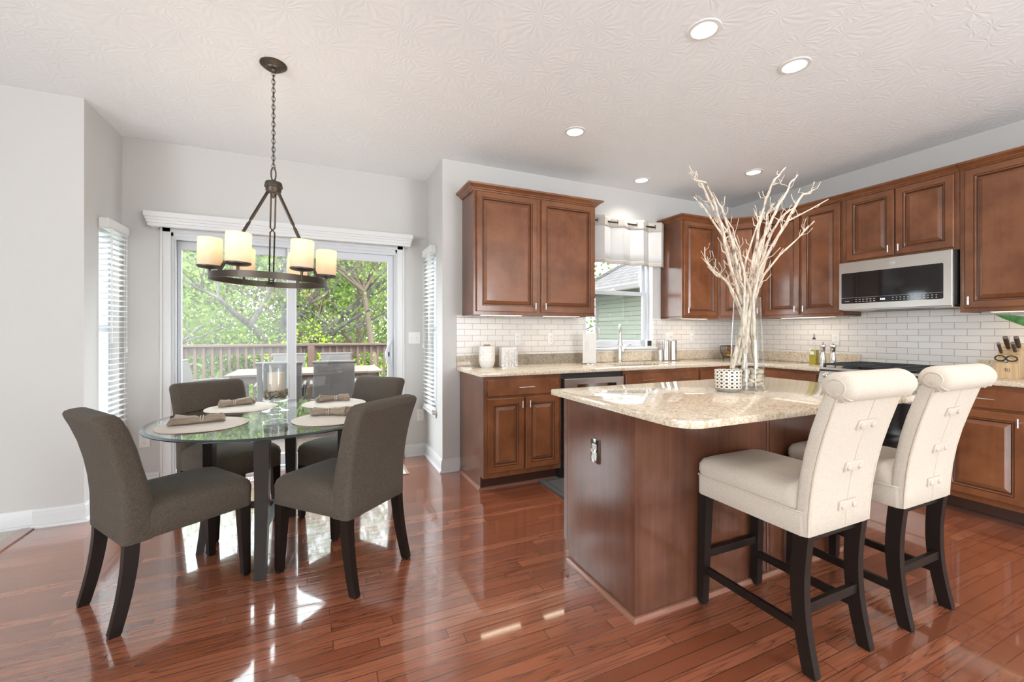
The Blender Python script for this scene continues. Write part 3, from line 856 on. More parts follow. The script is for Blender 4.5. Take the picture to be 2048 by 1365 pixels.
b = B().tube([(FX+0.018, FY, CZ1+0.10), (FX+0.040, FY-0.002, CZ1+0.105), (FX+0.050, FY-0.004, CZ1+0.135), (FX+0.06, FY-0.010, CZ1+0.165), (FX+0.095, FY-0.02, CZ1+0.180), (FX+0.125, FY-0.025, CZ1+0.178)], [0.014, 0.0155, 0.013, 0.010, 0.008, 0.006], 10)
b.obj('lever', 'nickel', t, smooth=50)

# ---------------------------------------------------------------- island
IX0, IX1, IY0, IY1 = 1.213, 2.735, 1.432, 2.022
t = thing('kitchen_island', (IX0, IY0, 0), 'cherry wood kitchen island with plain panelled sides', 'island')
b = B()
b.box(IX0+0.012, IY0+0.012, 0.0, IX1-0.012, IY1-0.095, 0.105)
b.box(IX0+0.012, IY0+0.012, 0.105, IX1-0.012, IY1-0.02, 0.883)
b.obj('body', 'cab', t)
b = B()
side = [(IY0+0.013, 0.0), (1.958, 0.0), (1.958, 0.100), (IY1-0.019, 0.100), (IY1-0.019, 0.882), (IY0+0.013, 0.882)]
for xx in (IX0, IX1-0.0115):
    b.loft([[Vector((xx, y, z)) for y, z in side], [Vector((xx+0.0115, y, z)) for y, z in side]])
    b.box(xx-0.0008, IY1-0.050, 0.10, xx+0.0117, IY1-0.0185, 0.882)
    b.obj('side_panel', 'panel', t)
    b = B()
b.bm.free()
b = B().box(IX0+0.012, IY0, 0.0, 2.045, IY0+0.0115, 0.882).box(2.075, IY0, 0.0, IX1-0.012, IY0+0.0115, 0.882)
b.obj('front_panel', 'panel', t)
B().box(2.050, IY0-0.002, 0.0, 2.070, IY0+0.0115, 0.882, 0.002).obj('seam_batten', 'panel', t)
b = B()
b.box(IX0-0.003, IY0-0.003, 0.0, IX0+0.022, IY0+0.0005, 0.882, 0.001).box(IX0-0.003, IY0-0.003, 0.0, IX0+0.0005, IY0+0.022, 0.882, 0.001)
b.obj('corner_moulding', 'panel', t)
SHOE = [(0, 0), (0.017, 0), (0.016, 0.008), (0.009, 0.017), (0, 0.019)]
B().sweep(SHOE, [((IX0-0.0008, 1.958), (-1, 0)), ((IX0-0.0008, IY0-0.0025), (-1, -1)), ((IX1, IY0-0.0025), (1, -1)), ((IX1, 1.958), (1, 0))]).obj('shoe_moulding', 'mould_sheen', t, smooth=25)
xw = (IX1-IX0-0.02)/3
for k in range(3):
    door(t, (IX1-0.012-k*xw, IY1-0.0195, 0.128), (-1, 0, 0), xw-0.012, 0.58, 0.03 if k % 2 else xw-0.045, 0.53)
    door(t, (IX1-0.012-k*xw, IY1-0.0195, 0.725), (-1, 0, 0), xw-0.012, 0.13, (xw-0.012)/2, 0.065, 'drawer', 'u')
t = thing('island_countertop', (1.14, 1.085, CZ0), 'speckled beige granite island countertop with rounded front corners', 'countertop')
b = B(); slab(b, rounded(1.137, 1.083, 2.81, 2.022, (0.10, 0.10, 0.02, 0.012)), CZ0, CZ1, 0.005)
b.obj('slab', 'granite', t, smooth=40)

# ---------------------------------------------------------------- gas range
RY0, RY1 = 1.508, 2.266
t = thing('gas_range', (XE, (RY0+RY1)/2, 0), 'stainless steel gas range under the microwave', 'range')
B().box(3.935, RY0, 0.03, XE-0.03, RY1, 0.905).box(3.99, RY0+0.03, 0.0, 4.50, RY1-0.03, 0.035).obj('body', 'blackplastic', t)
B().loft([[Vector((x, RY0, z)) for x, z in ((3.905, 0.795), (3.955, 0.795), (3.955, 0.922), (3.945, 0.922))], [Vector((x, RY1, z)) for x, z in ((3.905, 0.795), (3.955, 0.795), (3.955, 0.922), (3.945, 0.922))]]).obj('control_panel', 'steel', t)
nrm = Vector((-0.954, 0, 0.30))
def on_panel(y, k): return Vector((3.905+0.040*k, y, 0.795+0.127*k))
for yy in (2.205, 2.125, 2.045, 1.725, 1.645, 1.565):
    p = on_panel(yy, 0.45)
    kb = B().tube([p+nrm*0.0005, p+nrm*0.006, p+nrm*0.008, p+nrm*0.030, p+nrm*0.034], [0.027, 0.027, 0.021, 0.019, 0.014], 20)
    kb.obj('knob', 'nickel', t, smooth=40)
p0 = on_panel(1.96, 0.62); p1 = on_panel(1.80, 0.25)
Mx = frame(on_panel(1.885, 0.45)+nrm*0.001, (0, -1, 0), (0.30, 0, 0.954))
B(Mx).box(-0.11, -0.04, 0, 0.11, 0.04, 0.002).obj('display', 'blackgloss', t)
B().box(3.945, RY0, 0.905, XE-0.03, RY1, 0.922, 0.003).obj('cooktop', 'blackgloss', t)
for gi, (ya, yb) in enumerate(((2.250, 2.015), (2.005, 1.770), (1.760, 1.525))):
    g = B()
    x0, x1 = 3.975, 4.50
    for yy in (ya, yb): g.box(x0, yy-0.006, 0.942, x1, yy+0.006, 0.956, 0.002)
    for xx in (x0, x1, (x0+x1)/2): g.box(xx-0.006, min(ya, yb), 0.942, xx+0.006, max(ya, yb), 0.956, 0.002)
    for xx in (x0+0.13, x1-0.13):
        g.box(xx-0.10, (ya+yb)/2-0.005, 0.944, xx+0.10, (ya+yb)/2+0.005, 0.956, 0.002)
        for sg in (-1, 1): g.box(xx-0.006, (ya+yb)/2+sg*0.03, 0.944, xx+0.006, (ya+yb)/2+sg*0.11, 0.956, 0.002)
    for xx in (x0, x1):
        for yy in (ya, yb): g.box(xx-0.008, yy-0.008, 0.9225, xx+0.008, yy+0.008, 0.945)
    g.obj('burner_grate', 'iron', t)
    for xx in (4.105, 4.37):
        B().lathe([(0.045, 0.9225), (0.043, 0.930), (0.03, 0.934), (0.028, 0.940), (0.0, 0.941)], (xx, (ya+yb)/2, 0), 18, True, False).obj('burner', 'iron', t, smooth=40)
od = B().box(3.905, RY0+0.004, 0.245, 3.934, RY1-0.004, 0.788, 0.003).obj('oven_door', 'steel', t)
B().box(3.903, RY0+0.035, 0.30, 3.9045, RY1-0.035, 0.70, 0.0006).obj('oven_window', 'blackgloss', od)
B().tube([(3.855, RY0+0.05, 0.742), (3.855, RY1-0.05, 0.742)], 0.011, 12).box(3.855, RY0+0.075, 0.733, 3.906, RY0+0.095, 0.751, 0.003).box(3.855, RY1-0.095, 0.733, 3.906, RY1-0.075, 0.751, 0.003).obj('oven_handle', 'steel', od, smooth=40)
B().box(3.910, RY0+0.004, 0.075, 3.934, RY1-0.004, 0.238, 0.003).obj('storage_drawer', 'steel', t)

# ---------------------------------------------------------------- microwave
MY0, MY1, MZ0, MZ1, MX = 1.509, 2.250, 1.418, 1.8285, 4.178
t = thing('microwave', (XE, (MY0+MY1)/2, MZ0), 'stainless steel over the range microwave with black glass door', 'microwave')
b = B().box(MX+0.030, MY0, MZ0+0.01, XE-0.010, MY1, MZ1)
b.obj('body', 'blackplastic', t)
b = B().box(MX+0.035, MY0+0.01, MZ0-0.008, XE-0.02, MY1-0.01, MZ0+0.0095, 0.003)
ub = b.obj('underside', 'steel', t)
B().box(4.25, 1.66, MZ0-0.010, 4.32, 2.02, MZ0-0.0085).box(4.45, 1.60, MZ0-0.010, 4.52, 2.15, MZ0-0.0085).obj('vent_grille', 'blackplastic', ub)
# steel door frame around the glass
b = B()
gy0, gy1, gz0, gz1 = MY0+0.045, MY1-0.022, MZ0+0.045, MZ1-0.095
Mm = frame((MX, MY1, MZ0), (0, -1, 0), (0, 0, 1))
W_, H_ = MY1-MY0, MZ1-MZ0-0.002
fb = B(Mm)
def rr(u0, v0, u1, v1, r, w): return [Vector((x, y, w)) for x, y in rounded(u0, v0, u1, v1, (r,)*4)]
gu0, gu1, gv0, gv1 = 0.020, W_-0.048, 0.052, H_-0.092
fb.loft([rr(0, 0, W_, H_, 0.004, -0.029), rr(0, 0, W_, H_, 0.004, -0.003), rr(0.003, 0.003, W_-0.003, H_-0.003, 0.004, 0.0), rr(gu0, gv0, gu1, gv1, 0.010, 0.0), rr(gu0, gv0, gu1, gv1, 0.010, -0.004)], True, False)
dr = fb.obj('door', 'steel', t, smooth=30)
fb = B(Mm); fb.loft([rr(gu0-0.001, gv0-0.001, gu1+0.001, gv1+0.001, 0.010, -0.006), rr(gu0-0.001, gv0-0.001, gu1+0.001, gv1+0.001, 0.010, -0.0015)])
gl = fb.obj('door_glass', 'blackgloss', dr)
B(Mm).box(gu0, gv0+0.048, -0.0014, gu1, gv0+0.0492, -0.0011).obj('control_line', 'print', gl)
fb = B(Mm)
fb.tube([(W_/2+0.01, H_-0.045, 0.0), (W_/2+0.01, H_-0.045, 0.002)], 0.019, 28)
lg = fb.obj('emblem', 'nickel', dr)
LM = lambda u, v, w: frame(Mm @ Vector((u, v, w)), (0, -1, 0), (0, 0, 1))
text('GE', 'emblem_lettering', 0.019, LM(W_/2+0.01, H_-0.045, 0.0022), 'print', dr)
fb = B(Mm); fb.ring([(W_/2+0.01+0.016*cos(a*pi/12), H_-0.045+0.016*sin(a*pi/12), 0.0022) for a in range(24)], 0.0008, 5); fb.obj('emblem_ring', 'print', dr)
text('Profile', 'brand_lettering', 0.013, LM(gu0+0.045, gv0+0.020, -0.0012), 'print', dr)
text('5:24', 'clock_digits', 0.020, LM(gu0+0.300, gv0+0.024, -0.0012), 'clock', dr)
fb = B(Mm)
for r_ in range(2):
    for k in range(6):
        fb.box(gu0+0.105+0.026*k, gv0+0.012+0.018*r_, -0.0014, gu0+0.120+0.026*k, gv0+0.0155+0.018*r_, -0.0010)
    for k in range(12):
        fb.box(gu0+0.365+0.024*k, gv0+0.012+0.018*r_, -0.0014, gu0+0.373+0.024*k, gv0+0.0165+0.018*r_, -0.0010)
fb.obj('keypad_print', 'print', dr)
# ================================================================ DINING SET
def rrect(x0, y0, x1, y1, r, z, n=4):
    out = []
    for cx, cy, a0 in ((x0+r, y0+r, pi), (x1-r, y0+r, 1.5*pi), (x1-r, y1-r, 0), (x0+r, y1-r, 0.5*pi)):
        for k in range(n+1):
            a = a0+k/n*pi/2
            out.append(Vector((cx+r*cos(a), cy+r*sin(a), z)))
    return out
def leg_loft(b, sec):
    """sec: list of (x, y, z, half_x, half_y)"""
    b.loft([[Vector((x-hx, y-hy, z)), Vector((x+hx, y-hy, z)), Vector((x+hx, y+hy, z)), Vector((x-hx, y+hy, z))] for x, y, z, hx, hy in sec])
def make_dining_chair(label):
    t = thing('dining_chair', (0, 0, 0), label, 'chair', 'upholstered dining chairs')
    # seat: crowned cushion with a straight skirt
    b = B()
    rings = []
    y0, y1, hx = -0.17, 0.268, 0.205
    rings.append(rrect(-hx+0.004, y0, hx-0.004, y1-0.006, 0.02, 0.352))
    rings.append(rrect(-hx, y0, hx, y1-0.002, 0.022, 0.356))
    rings.append(rrect(-hx, y0, hx, y1, 0.026, 0.40))
    rings.append(rrect(-hx-0.003, y0, hx+0.003, y1+0.006, 0.036, 0.445))
    rings.append(rrect(-hx+0.001, y0, hx-0.001, y1+0.002, 0.045, 0.470))
    rings.append(rrect(-hx+0.018, y0, hx-0.018, y1-0.016, 0.045, 0.489))
    rings.append(rrect(-hx+0.06, y0, hx-0.06, y1-0.06, 0.045, 0.505))
    rings.append(rrect(-hx+0.12, y0, hx-0.12, y1-0.13, 0.045, 0.513))
    b.loft(rings)
    b.obj('seat', 'taupe', t, smooth=50)
    b = B()
    prof = [(0.350, -0.125, -0.236, 0.0), (0.355, -0.118, -0.240, 0.0), (0.42, -0.124, -0.241, 0.0), (0.50, -0.132, -0.242, 0.0), (0.58, -0.147, -0.249, 0.0), (0.66, -0.168, -0.262, 0.0),
            (0.74, -0.187, -0.281, 0.0), (0.81, -0.213, -0.305, 0.0), (0.85, -0.231, -0.322, 0.001), (0.868, -0.242, -0.328, 0.006), (0.880, -0.254, -0.325, 0.017), (0.886, -0.268, -0.317, 0.034), (0.888, -0.281, -0.308, 0.060)]
    rings = []
    for z, yf_, yr, ins in prof:
        w = 0.206+0.012*max(0, z-0.5)/0.39-ins
        r = min(0.028, (yf_-yr)*0.45)
        rings.append([Vector((p.x, p.y, z+(p.y-yr)*0.10*(z > 0.8))) for p in rrect(-w, yr, w, yf_, r, z, 4)])
    b.loft(rings)
    b.obj('backrest', 'taupe', t, smooth=50)
    for sx_ in (-1, 1):
        b = B()
        leg_loft(b, [(sx_*0.172, 0.236, 0.353, 0.025, 0.025), (sx_*0.180, 0.245, 0.012, 0.0165, 0.0165), (sx_*0.180, 0.245, 0.0, 0.013, 0.013)])
        b.obj('leg', 'espresso', t)
        b = B()
        sec = []
        for k in range(9):
            q = k/8
            sec.append((sx_*(0.178+0.010*q), -0.205-0.055*q**1.7, 0.353*(1-q)+0.010*q, 0.019-0.004*q, 0.026-0.005*q))
        sec.append((sx_*0.188, -0.2605, 0.0, 0.012, 0.018))
        leg_loft(b, sec)
        b.obj('leg', 'espresso', t, smooth=30)
    return t
TX, TY = -0.222, 2.815
ch = make_dining_chair('taupe dining chair nearest the left wall with its back to the left')
def aim(fx0, fy0): return math.atan2(-fx0, fy0)
ch.location = (-0.648, 2.518, 0); ch.rotation_euler = (0, 0, aim(0.826, 0.564))
copy_tree(ch, (0.108, 2.407, 0), aim(-0.67, 0.742), 'taupe dining chair nearest the camera with its back to the kitchen')
copy_tree(ch, (-0.548, 3.285, 0), aim(0.55, -0.835), 'taupe dining chair behind the table on the left before the glass door')
copy_tree(ch, (0.190, 3.150, 0), aim(-0.78, -0.62), 'taupe dining chair behind the table on the right before the door handle')

t = thing('dining_table', (TX, TY, 0), 'round glass topped dining table with dark wood legs', 'table')
R_ = 0.612
b = B().lathe([(0.0, 0.7335), (R_-0.020, 0.7335), (R_-0.020, 0.745), (0.0, 0.745)], (TX, TY, 0), 96, False, False)
b.obj('glass_top', 'tableglass', t)
b = B().lathe([(R_-0.0199, 0.7334), (R_-0.006, 0.7334), (R_, 0.7365), (R_-0.001, 0.7395), (R_-0.0199, 0.7451)], (TX, TY, 0), 96, False, False)
b.obj('glass_edge', 'glassedge', t, smooth=30)
for k in range(4):
    A = radians(172.5+90*k)
    d = Vector((cos(A), sin(A), 0)); e = Vector((-sin(A), cos(A), 0))
    b = B()
    rings = []
    for q in [i/10 for i in range(11)]:
        z = 0.733*(1-q)
        rad = 0.345+0.04*max(0, (q-0.35)/0.65)**2
        ht, hr = 0.036-0.011*q, 0.024-0.005*q
        c0 = Vector((TX, TY, z))+d*rad
        rings.append([c0-e*ht-d*hr, c0+e*ht-d*hr, c0+e*ht+d*hr, c0-e*ht+d*hr])
    b.loft(rings)
    b.obj('leg', 'tableleg', t)
for k in range(2):
    A = radians(172.5+90*k)
    d = Vector((cos(A), sin(A), 0)); e = Vector((-sin(A), cos(A), 0))
    b = B()
    b.loft([[Vector((TX, TY, 0.235+0.0))+d*s_*0.335+e*u*0.018+Vector((0, 0, v*0.014-0.0*k)) for u, v in ((-1, -1), (1, -1), (1, 1), (-1, 1))] for s_ in (-1, 1)])
    b.obj('stretcher', 'tableleg', t)

# place settings
def napkin(P, ang, L, seed, label, wide=1.0):
    rnd_ = random.Random(seed)
    t = thing('napkin', (P[0], P[1], 0.7502), label, 'napkin', 'rolled napkins on the placemats', rz=ang)
    b = B()
    rings = []
    n = 22
    ph = rnd_.random()*6
    for i in range(n):
        q = i/(n-1)
        x = (q-0.5)*L
        flare = 1+wide*0.9*max(0, (0.35-q)/0.35)**1.4+0.25*max(0, (q-0.75)/0.25)
        pinch = 1-0.35*math.exp(-((q-0.55)/0.07)**2)
        if i in (0, n-1): pinch *= 0.45
        ry_, rz_ = 0.030*flare*pinch, 0.0205*pinch*(1+0.25*(flare-1))
        ring_ = []
        for k in range(20):
            a = 2*pi*k/20
            fold = 1+0.16*sin(5*a+ph+q*3)*(0.4+1.2*abs(q-0.55))+0.07*sin(9*a+ph*2+q*8)
            yy = ry_*cos(a)*fold+0.006*sin(q*7+ph)
            zz = max(0.0006, rz_*(1+sin(a)*fold))
            ring_.append(Vector((x, yy, zz)))
        rings.append(ring_)
    b.loft(rings)
    # loose folded corners at the wide end
    for k in range(3):
        a = -0.5+0.5*k
        w_ = 0.018+0.006*rnd_.random()
        pts = [(-L*0.36, 0.012*(k-1), 0.020), (-L*0.44, 0.022*(k-1), 0.026-0.003*k), (-L*0.52, 0.030*(k-1), 0.017), (-L*0.56, 0.034*(k-1), 0.007)]
        b.tube(pts, [0.010, w_*0.72, w_*0.6, 0.006], 10)
    b.obj('cloth', 'linen', t, smooth=60, off=(0, 0, 0))
    rg = B()
    for dx in (-0.006, 0.005):
        rg.ring([(L*0.05+dx, 0.0255*cos(a*pi/12), 0.0195+0.0182*sin(a*pi/12)) for a in range(24)], 0.0022, 6)
    ro = rg.obj('napkin_ring', 'piping', None, smooth=60, off=(0, 0, 0))
    ro.location = (P[0], P[1], 0.7502)
    ro.rotation_euler = (0, 0, ang)
    return t, ro
SET = [('left front', (-0.548, 2.650), (-0.575, 2.690), 0.12, 0.225, 3, 'beside the left wall chair'),
       ('left back', (-0.452, 3.150), (-0.500, 3.235), pi+0.35, 0.185, 11, 'before the chair behind the table on the left'),
       ('right back', (0.085, 3.085), (0.085, 3.175), 0.05, 0.20, 5, 'before the chair beside the door handle'),
       ('right front', (0.055, 2.555), (0.050, 2.640), pi-0.30, 0.20, 8, 'before the chair nearest the camera')]
for nm, mp, np_, ang, L, seed, where in SET:
    b = B()
    n = 48
    rr_ = random.Random(seed)
    ph = rr_.random()*6
    def ringat(R0, z): return [Vector((mp[0]+R0*cos(2*pi*k/n), mp[1]+R0*sin(2*pi*k/n), z+0.0012*(1+sin(4*2*pi*k/n+ph))*(R0 > 0.15))) for k in range(n)]
    b.loft([ringat(0.196, 0.7454), ringat(0.199, 0.747), ringat(0.196, 0.7488), ringat(0.10, 0.7490)])
    tag(b.obj('placemat', 'mat_straw', off=(mp[0], mp[1], 0.7454), smooth=60), 'round beige woven placemat at the %s of the glass table' % nm, 'placemat', 'round placemats on the glass table')
    t, ro = napkin(np_, ang, L, seed, 'rolled tan napkin on the %s placemat' % nm, 0.6+0.5*rr_.random())
    tag(ro, 'woven napkin ring around the napkin at the %s of the table' % nm, 'napkin ring', 'napkin rings')

# hurricane candle holder
HX, HY = -0.247, 2.948
t = thing('candle_holder', (HX, HY, 0.7453), 'clear glass hurricane candle holder on a short stem on the dining table', 'candle holder')
b = B().lathe([(0.0, 0.0), (0.076, 0.0), (0.078, 0.004), (0.060, 0.010), (0.030, 0.016), (0.022, 0.024), (0.021, 0.040), (0.028, 0.052), (0.060, 0.058), (0.072, 0.066), (0.0735, 0.080), (0.0735, 0.286), (0.0725, 0.289), (0.0710, 0.286), (0.0705, 0.084), (0.066, 0.072), (0.0, 0.068)], (HX, HY, 0.7453), 40, False, False)
b.obj('glass', 'vaseglass', t, smooth=35)
b = B().lathe([(0.0, 0.098), (0.0445, 0.098), (0.0455, 0.100), (0.0455, 0.228), (0.043, 0.233), (0.022, 0.231), (0.0, 0.229)], (HX, HY, 0.7453), 32, False, False)
b.tube([(HX, HY, 0.7453+0.229), (HX+0.001, HY, 0.7453+0.243)], 0.0012, 6)
tag(b.obj('candle', 'wax', off=(HX, HY, 0.7453+0.098), smooth=40), 'cream pillar candle inside the glass hurricane on the dining table', 'candle')
b = B()
rs = random.Random(4)
bean = NB('tan_pebbles', rough=0.5)
bean.set(color=bean.ramp(bean.noise(38, detail=1), [(0.35, (0.10, 0.075, 0.05)), (0.6, (0.24, 0.185, 0.125)), (0.75, (0.42, 0.34, 0.25))]))
MAT['bean'] = bean.mat
for i in range(210):
    a, rr0 = rs.random()*2*pi, 0.0610*math.sqrt(rs.random())
    z = 0.079+0.046*rs.random()
    if z > 0.094 and rr0 < 0.054: rr0 = 0.054+0.007*rs.random()
    b.sphere((HX+rr0*cos(a), HY+rr0*sin(a), 0.7453+z), 0.0075, 1, (1.15, 0.85, 0.75))
o = b.obj('candle_pebbles', 'bean', off=(HX, HY, 0.7453+0.071), smooth=60)
tag(o, 'small brown pebbles around the candle in the glass hurricane', 'pebbles', kind='stuff')

# ================================================================ BAR STOOLS
def make_stool(label):
    t = thing('bar_stool', (0, 0, 0), label, 'bar stool', 'cream upholstered bar stools')
    b = B()
    hx, y0, y1 = 0.197, -0.20, 0.243
    b.loft([rrect(-hx+0.003, y0-0.03, hx-0.003, y1-0.004, 0.02, 0.494), rrect(-hx, y0-0.03, hx, y1, 0.022, 0.498), rrect(-hx, y0-0.03, hx, y1, 0.022, 0.578), rrect(-hx+0.003, y0-0.03, hx-0.003, y1-0.004, 0.02, 0.582)])
    b.obj('seat_skirt', 'cream', t, smooth=40)
    b = B()
    b.loft([rrect(-hx+0.002, y0, hx-0.002, y1-0.004, 0.03, 0.582), rrect(-hx-0.004, y0, hx+0.004, y1+0.004, 0.036, 0.60), rrect(-hx-0.004, y0, hx+0.004, y1+0.004, 0.04, 0.628), rrect(-hx+0.006, y0, hx-0.006, y1-0.004, 0.045, 0.648), rrect(-hx+0.035, y0, hx-0.035, y1-0.03, 0.045, 0.662), rrect(-hx+0.09, y0, hx-0.09, y1-0.09, 0.045, 0.669)])
    b.obj('seat', 'cream', t, smooth=50)
    b = B()
    for z in (0.580,):
        b.ring([(p.x, p.y, z) for p in rrect(-hx-0.001, y0-0.028, hx+0.001, y1+0.001, 0.024, z)], 0.0042, 6)
    b.obj('seat_piping', 'piping', t, smooth=60)
    # backrest curving backwards
    prof = [(0.494, -0.185, -0.236), (0.498, -0.182, -0.240), (0.56, -0.186, -0.243), (0.64, -0.194, -0.250), (0.72, -0.206, -0.262), (0.80, -0.222, -0.279), (0.88, -0.243, -0.301), (0.95, -0.266, -0.322), (1.00, -0.285, -0.338), (1.035, -0.300, -0.350), (1.06, -0.315, -0.352)]
    b = B()
    rings = []
    for i, (z, yf_, yr) in enumerate(prof):
        w = 0.191+0.012*(z-0.49)/0.55
        rings.append(rrect(-w, yr, w, yf_, min(0.020, (yf_-yr)*0.4), z, 4))
    b.loft(rings)
    b.obj('backrest', 'cream', t, smooth=50)
    for sx_ in (-1, 1):
        B().tube([(sx_*(0.186+0.012*(z-0.49)/0.55), yr+0.004, z) for z, yf_, yr in prof[1:-1]], 0.0042, 6).obj('back_piping', 'piping', t, smooth=60)
    # rolled top
    b = B()
    rings = []
    n = 30
    for i, q in enumerate([-1, -0.985, -0.96, -0.92, -0.85, -0.6, -0.3, 0, 0.3, 0.6, 0.85, 0.92, 0.96, 0.985, 1]):
        x = q*0.209
        e = max(0.0, (abs(q)-0.85)/0.15)
        rr_ = 0.055*math.sqrt(max(0.0, 1-0.80*e**2.2))
        rings.append([Vector((x, -0.334+rr_*cos(2*pi*k/n), 1.040+rr_*sin(2*pi*k/n)*(0.93))) for k in range(n)])
    b.loft(rings)
    b.obj('roll_top', 'cream', t, smooth=50)
    for sx_ in (-1, 1):
        b = B()
        for j in range(5):
            a = pi+0.9+j*0.34
            b.tube([(sx_*0.2105, -0.334+0.010*cos(a), 1.040+0.010*sin(a)), (sx_*0.206, -0.334+0.034*cos(a), 1.040+0.032*sin(a)), (sx_*0.192, -0.334+0.053*cos(a), 1.040+0.049*sin(a)), (sx_*0.176, -0.334+0.0565*cos(a), 1.040+0.0525*sin(a))], 0.0026, 6)
        b.ring([(sx_*0.2085, -0.334+0.030*cos(a*pi/12), 1.040+0.028*sin(a*pi/12)) for a in range(24)], 0.0026, 6)
        b.obj('roll_pleats', 'piping', t, smooth=60)
    # seam and three buttoned tabs on the back
    def yback(z):
        for (z0, _, r0), (z1, _, r1) in zip(prof, prof[1:]):
            if z0 <= z <= z1: return r0+(r1-r0)*(z-z0)/(z1-z0)
        return prof[-1][2]
    b = B().tube([(0.028, yback(z)-0.0005, z) for z in [0.50+0.49*k/12 for k in range(13)]], 0.0028, 6)
    b.obj('back_seam', 'piping', t, smooth=60)
    for z in (0.585, 0.735, 0.895):
        y = yback(z)
        sl = (yback(z+0.02)-yback(z-0.02))/0.04
        Mt = Matrix.Translation((0.024, y-0.001, z)) @ Matrix.Rotation(-math.atan(sl), 4, 'X')
        b = B(Mt)
        b.box(-0.052, -0.0065, -0.019, 0.052, 0.002, 0.019, 0.003)
        tb = b.obj('back_tab', 'cream', t, smooth=40)
        for xx in (-0.034, 0.034):
            b = B(Mt)
            b.tube([(xx, -0.006, 0), (xx, -0.0095, 0), (xx, -0.0125, 0), (xx, -0.0132, 0)], [0.012, 0.012, 0.0085, 0.003], 14)
            b.obj('button', 'cream', tb, smooth=50)
    for sx_ in (-1, 1):
        b = B()
        leg_loft(b, [(sx_*0.172, 0.215, 0.4945, 0.022, 0.022), (sx_*0.180, 0.226, 0.01, 0.0175, 0.0175), (sx_*0.180, 0.226, 0.0, 0.015, 0.015)])
        b.obj('leg', 'espresso', t)
        b = B()
        sec = []
        for k in range(11):
            q = k/10
            z = 0.4945*(1-q)+0.008*q
            sec.append((sx_*(0.165+0.003*q), -0.208+0.030*sin(pi*q)*0.6-0.028*q**2, z, 0.0185-0.003*q, 0.027-0.004*q))
        sec.append((sx_*0.168, -0.2362, 0.0, 0.014, 0.020))
        leg_loft(b, sec)
        b.obj('leg', 'espresso', t, smooth=30)
        b = B().box(sx_*0.172-0.010, -0.19, 0.135, sx_*0.172+0.010, 0.207, 0.168, 0.002)
        b.obj('side_stretcher', 'espresso', t)
    B().box(-0.158, 0.210, 0.205, 0.158, 0.230, 0.240, 0.002).obj('front_stretcher', 'espresso', t)
    B().box(-0.152, -0.216, 0.205, 0.152, -0.196, 0.240, 0.002).obj('rear_stretcher', 'espresso', t)
    B().box(-0.150, -0.214, 0.462, 0.150, -0.192, 0.4938, 0.002).obj('rear_apron', 'espresso', t)
    return t
s1 = make_stool('cream rolled back bar stool nearest the island corner with the wall outlet')
s1.location = (1.758, 1.180, 0)
copy_tree(s1, (2.372, 1.172, 0), 0.0, 'cream rolled back bar stool at the far end of the island near the range')
# ================================================================ CHANDELIER
HXc, HYc = -0.243, 2.753
t = thing('chandelier', (HXc, HYc, CEIL), 'bronze ring chandelier with six amber candle shades above the glass table', 'chandelier')
b = B().lathe([(0.0, 0.0), (0.069, 0.0), (0.069, -0.006), (0.058, -0.016), (0.040, -0.022), (0.037, -0.030), (0.014, -0.033), (0.010, -0.045), (0.0, -0.046)], (HXc, HYc, CEIL-0.0005), 32, False, False)
b.obj('canopy', 'bronze', t, smooth=35)
b = B()
zt, zb = 2.700, 2.150
n = 23
for i in range(n):
    z = zt-(zt-zb)*(i+0.5)/n
    hh = (zt-zb)/n*0.72
    an = (i % 2)*pi/2+0.4
    pts = []
    for k in range(12):
        a = 2*pi*k/12
        x, zz = 0.0085*cos(a), hh*sin(a)
        pts.append((HXc+x*cos(an), HYc+x*sin(an), z+zz))
    b.ring(pts, 0.0018, 6)
b.tube([(HXc+0.003*sin(k), HYc+0.003*cos(k*1.3), 2.70-0.55*k/14) for k in range(15)], 0.0016, 6)
b.obj('chain', 'bronze', t, smooth=60)
b = B()
pts = [(HXc+0.012*cos(a), HYc, 2.118+0.038*sin(a)) for a in [2*pi*k/14 for k in range(14)]]
b.ring(pts, 0.004, 8)
b.obj('loop', 'bronze', t, smooth=60)
TILT = Matrix.Translation((HXc, HYc, 2.04)) @ Matrix.Rotation(radians(1.6), 4, Vector((sin(YAW), cos(YAW), 0))) @ Matrix.Translation((-HXc, -HYc, -2.04))
b = B(TILT).lathe([(0.0, 2.085), (0.012, 2.085), (0.014, 2.075), (0.040, 2.072), (0.044, 2.064), (0.044, 2.052), (0.047, 2.050), (0.047, 2.042), (0.040, 2.040), (0.040, 2.022), (0.034, 2.012), (0.016, 2.008), (0.012, 1.985), (0.0, 1.98)], (HXc, HYc, 0), 28, False, False)
b.obj('hub', 'bronze', t, smooth=35)
RR, RZ0, RZ1 = 0.286, 1.500, 1.534
b = B(TILT).lathe([(RR-0.005, RZ0), (RR+0.005, RZ0), (RR+0.005, RZ1), (RR-0.005, RZ1), (RR-0.005, RZ0)], (HXc, HYc, 0), 64, False, False)
b.obj('ring', 'bronze', t, smooth=35)
C0 = Vector((HXc, HYc, 0)); Fd = C0.normalized(); Rd = Vector((Fd.y, -Fd.x, 0))
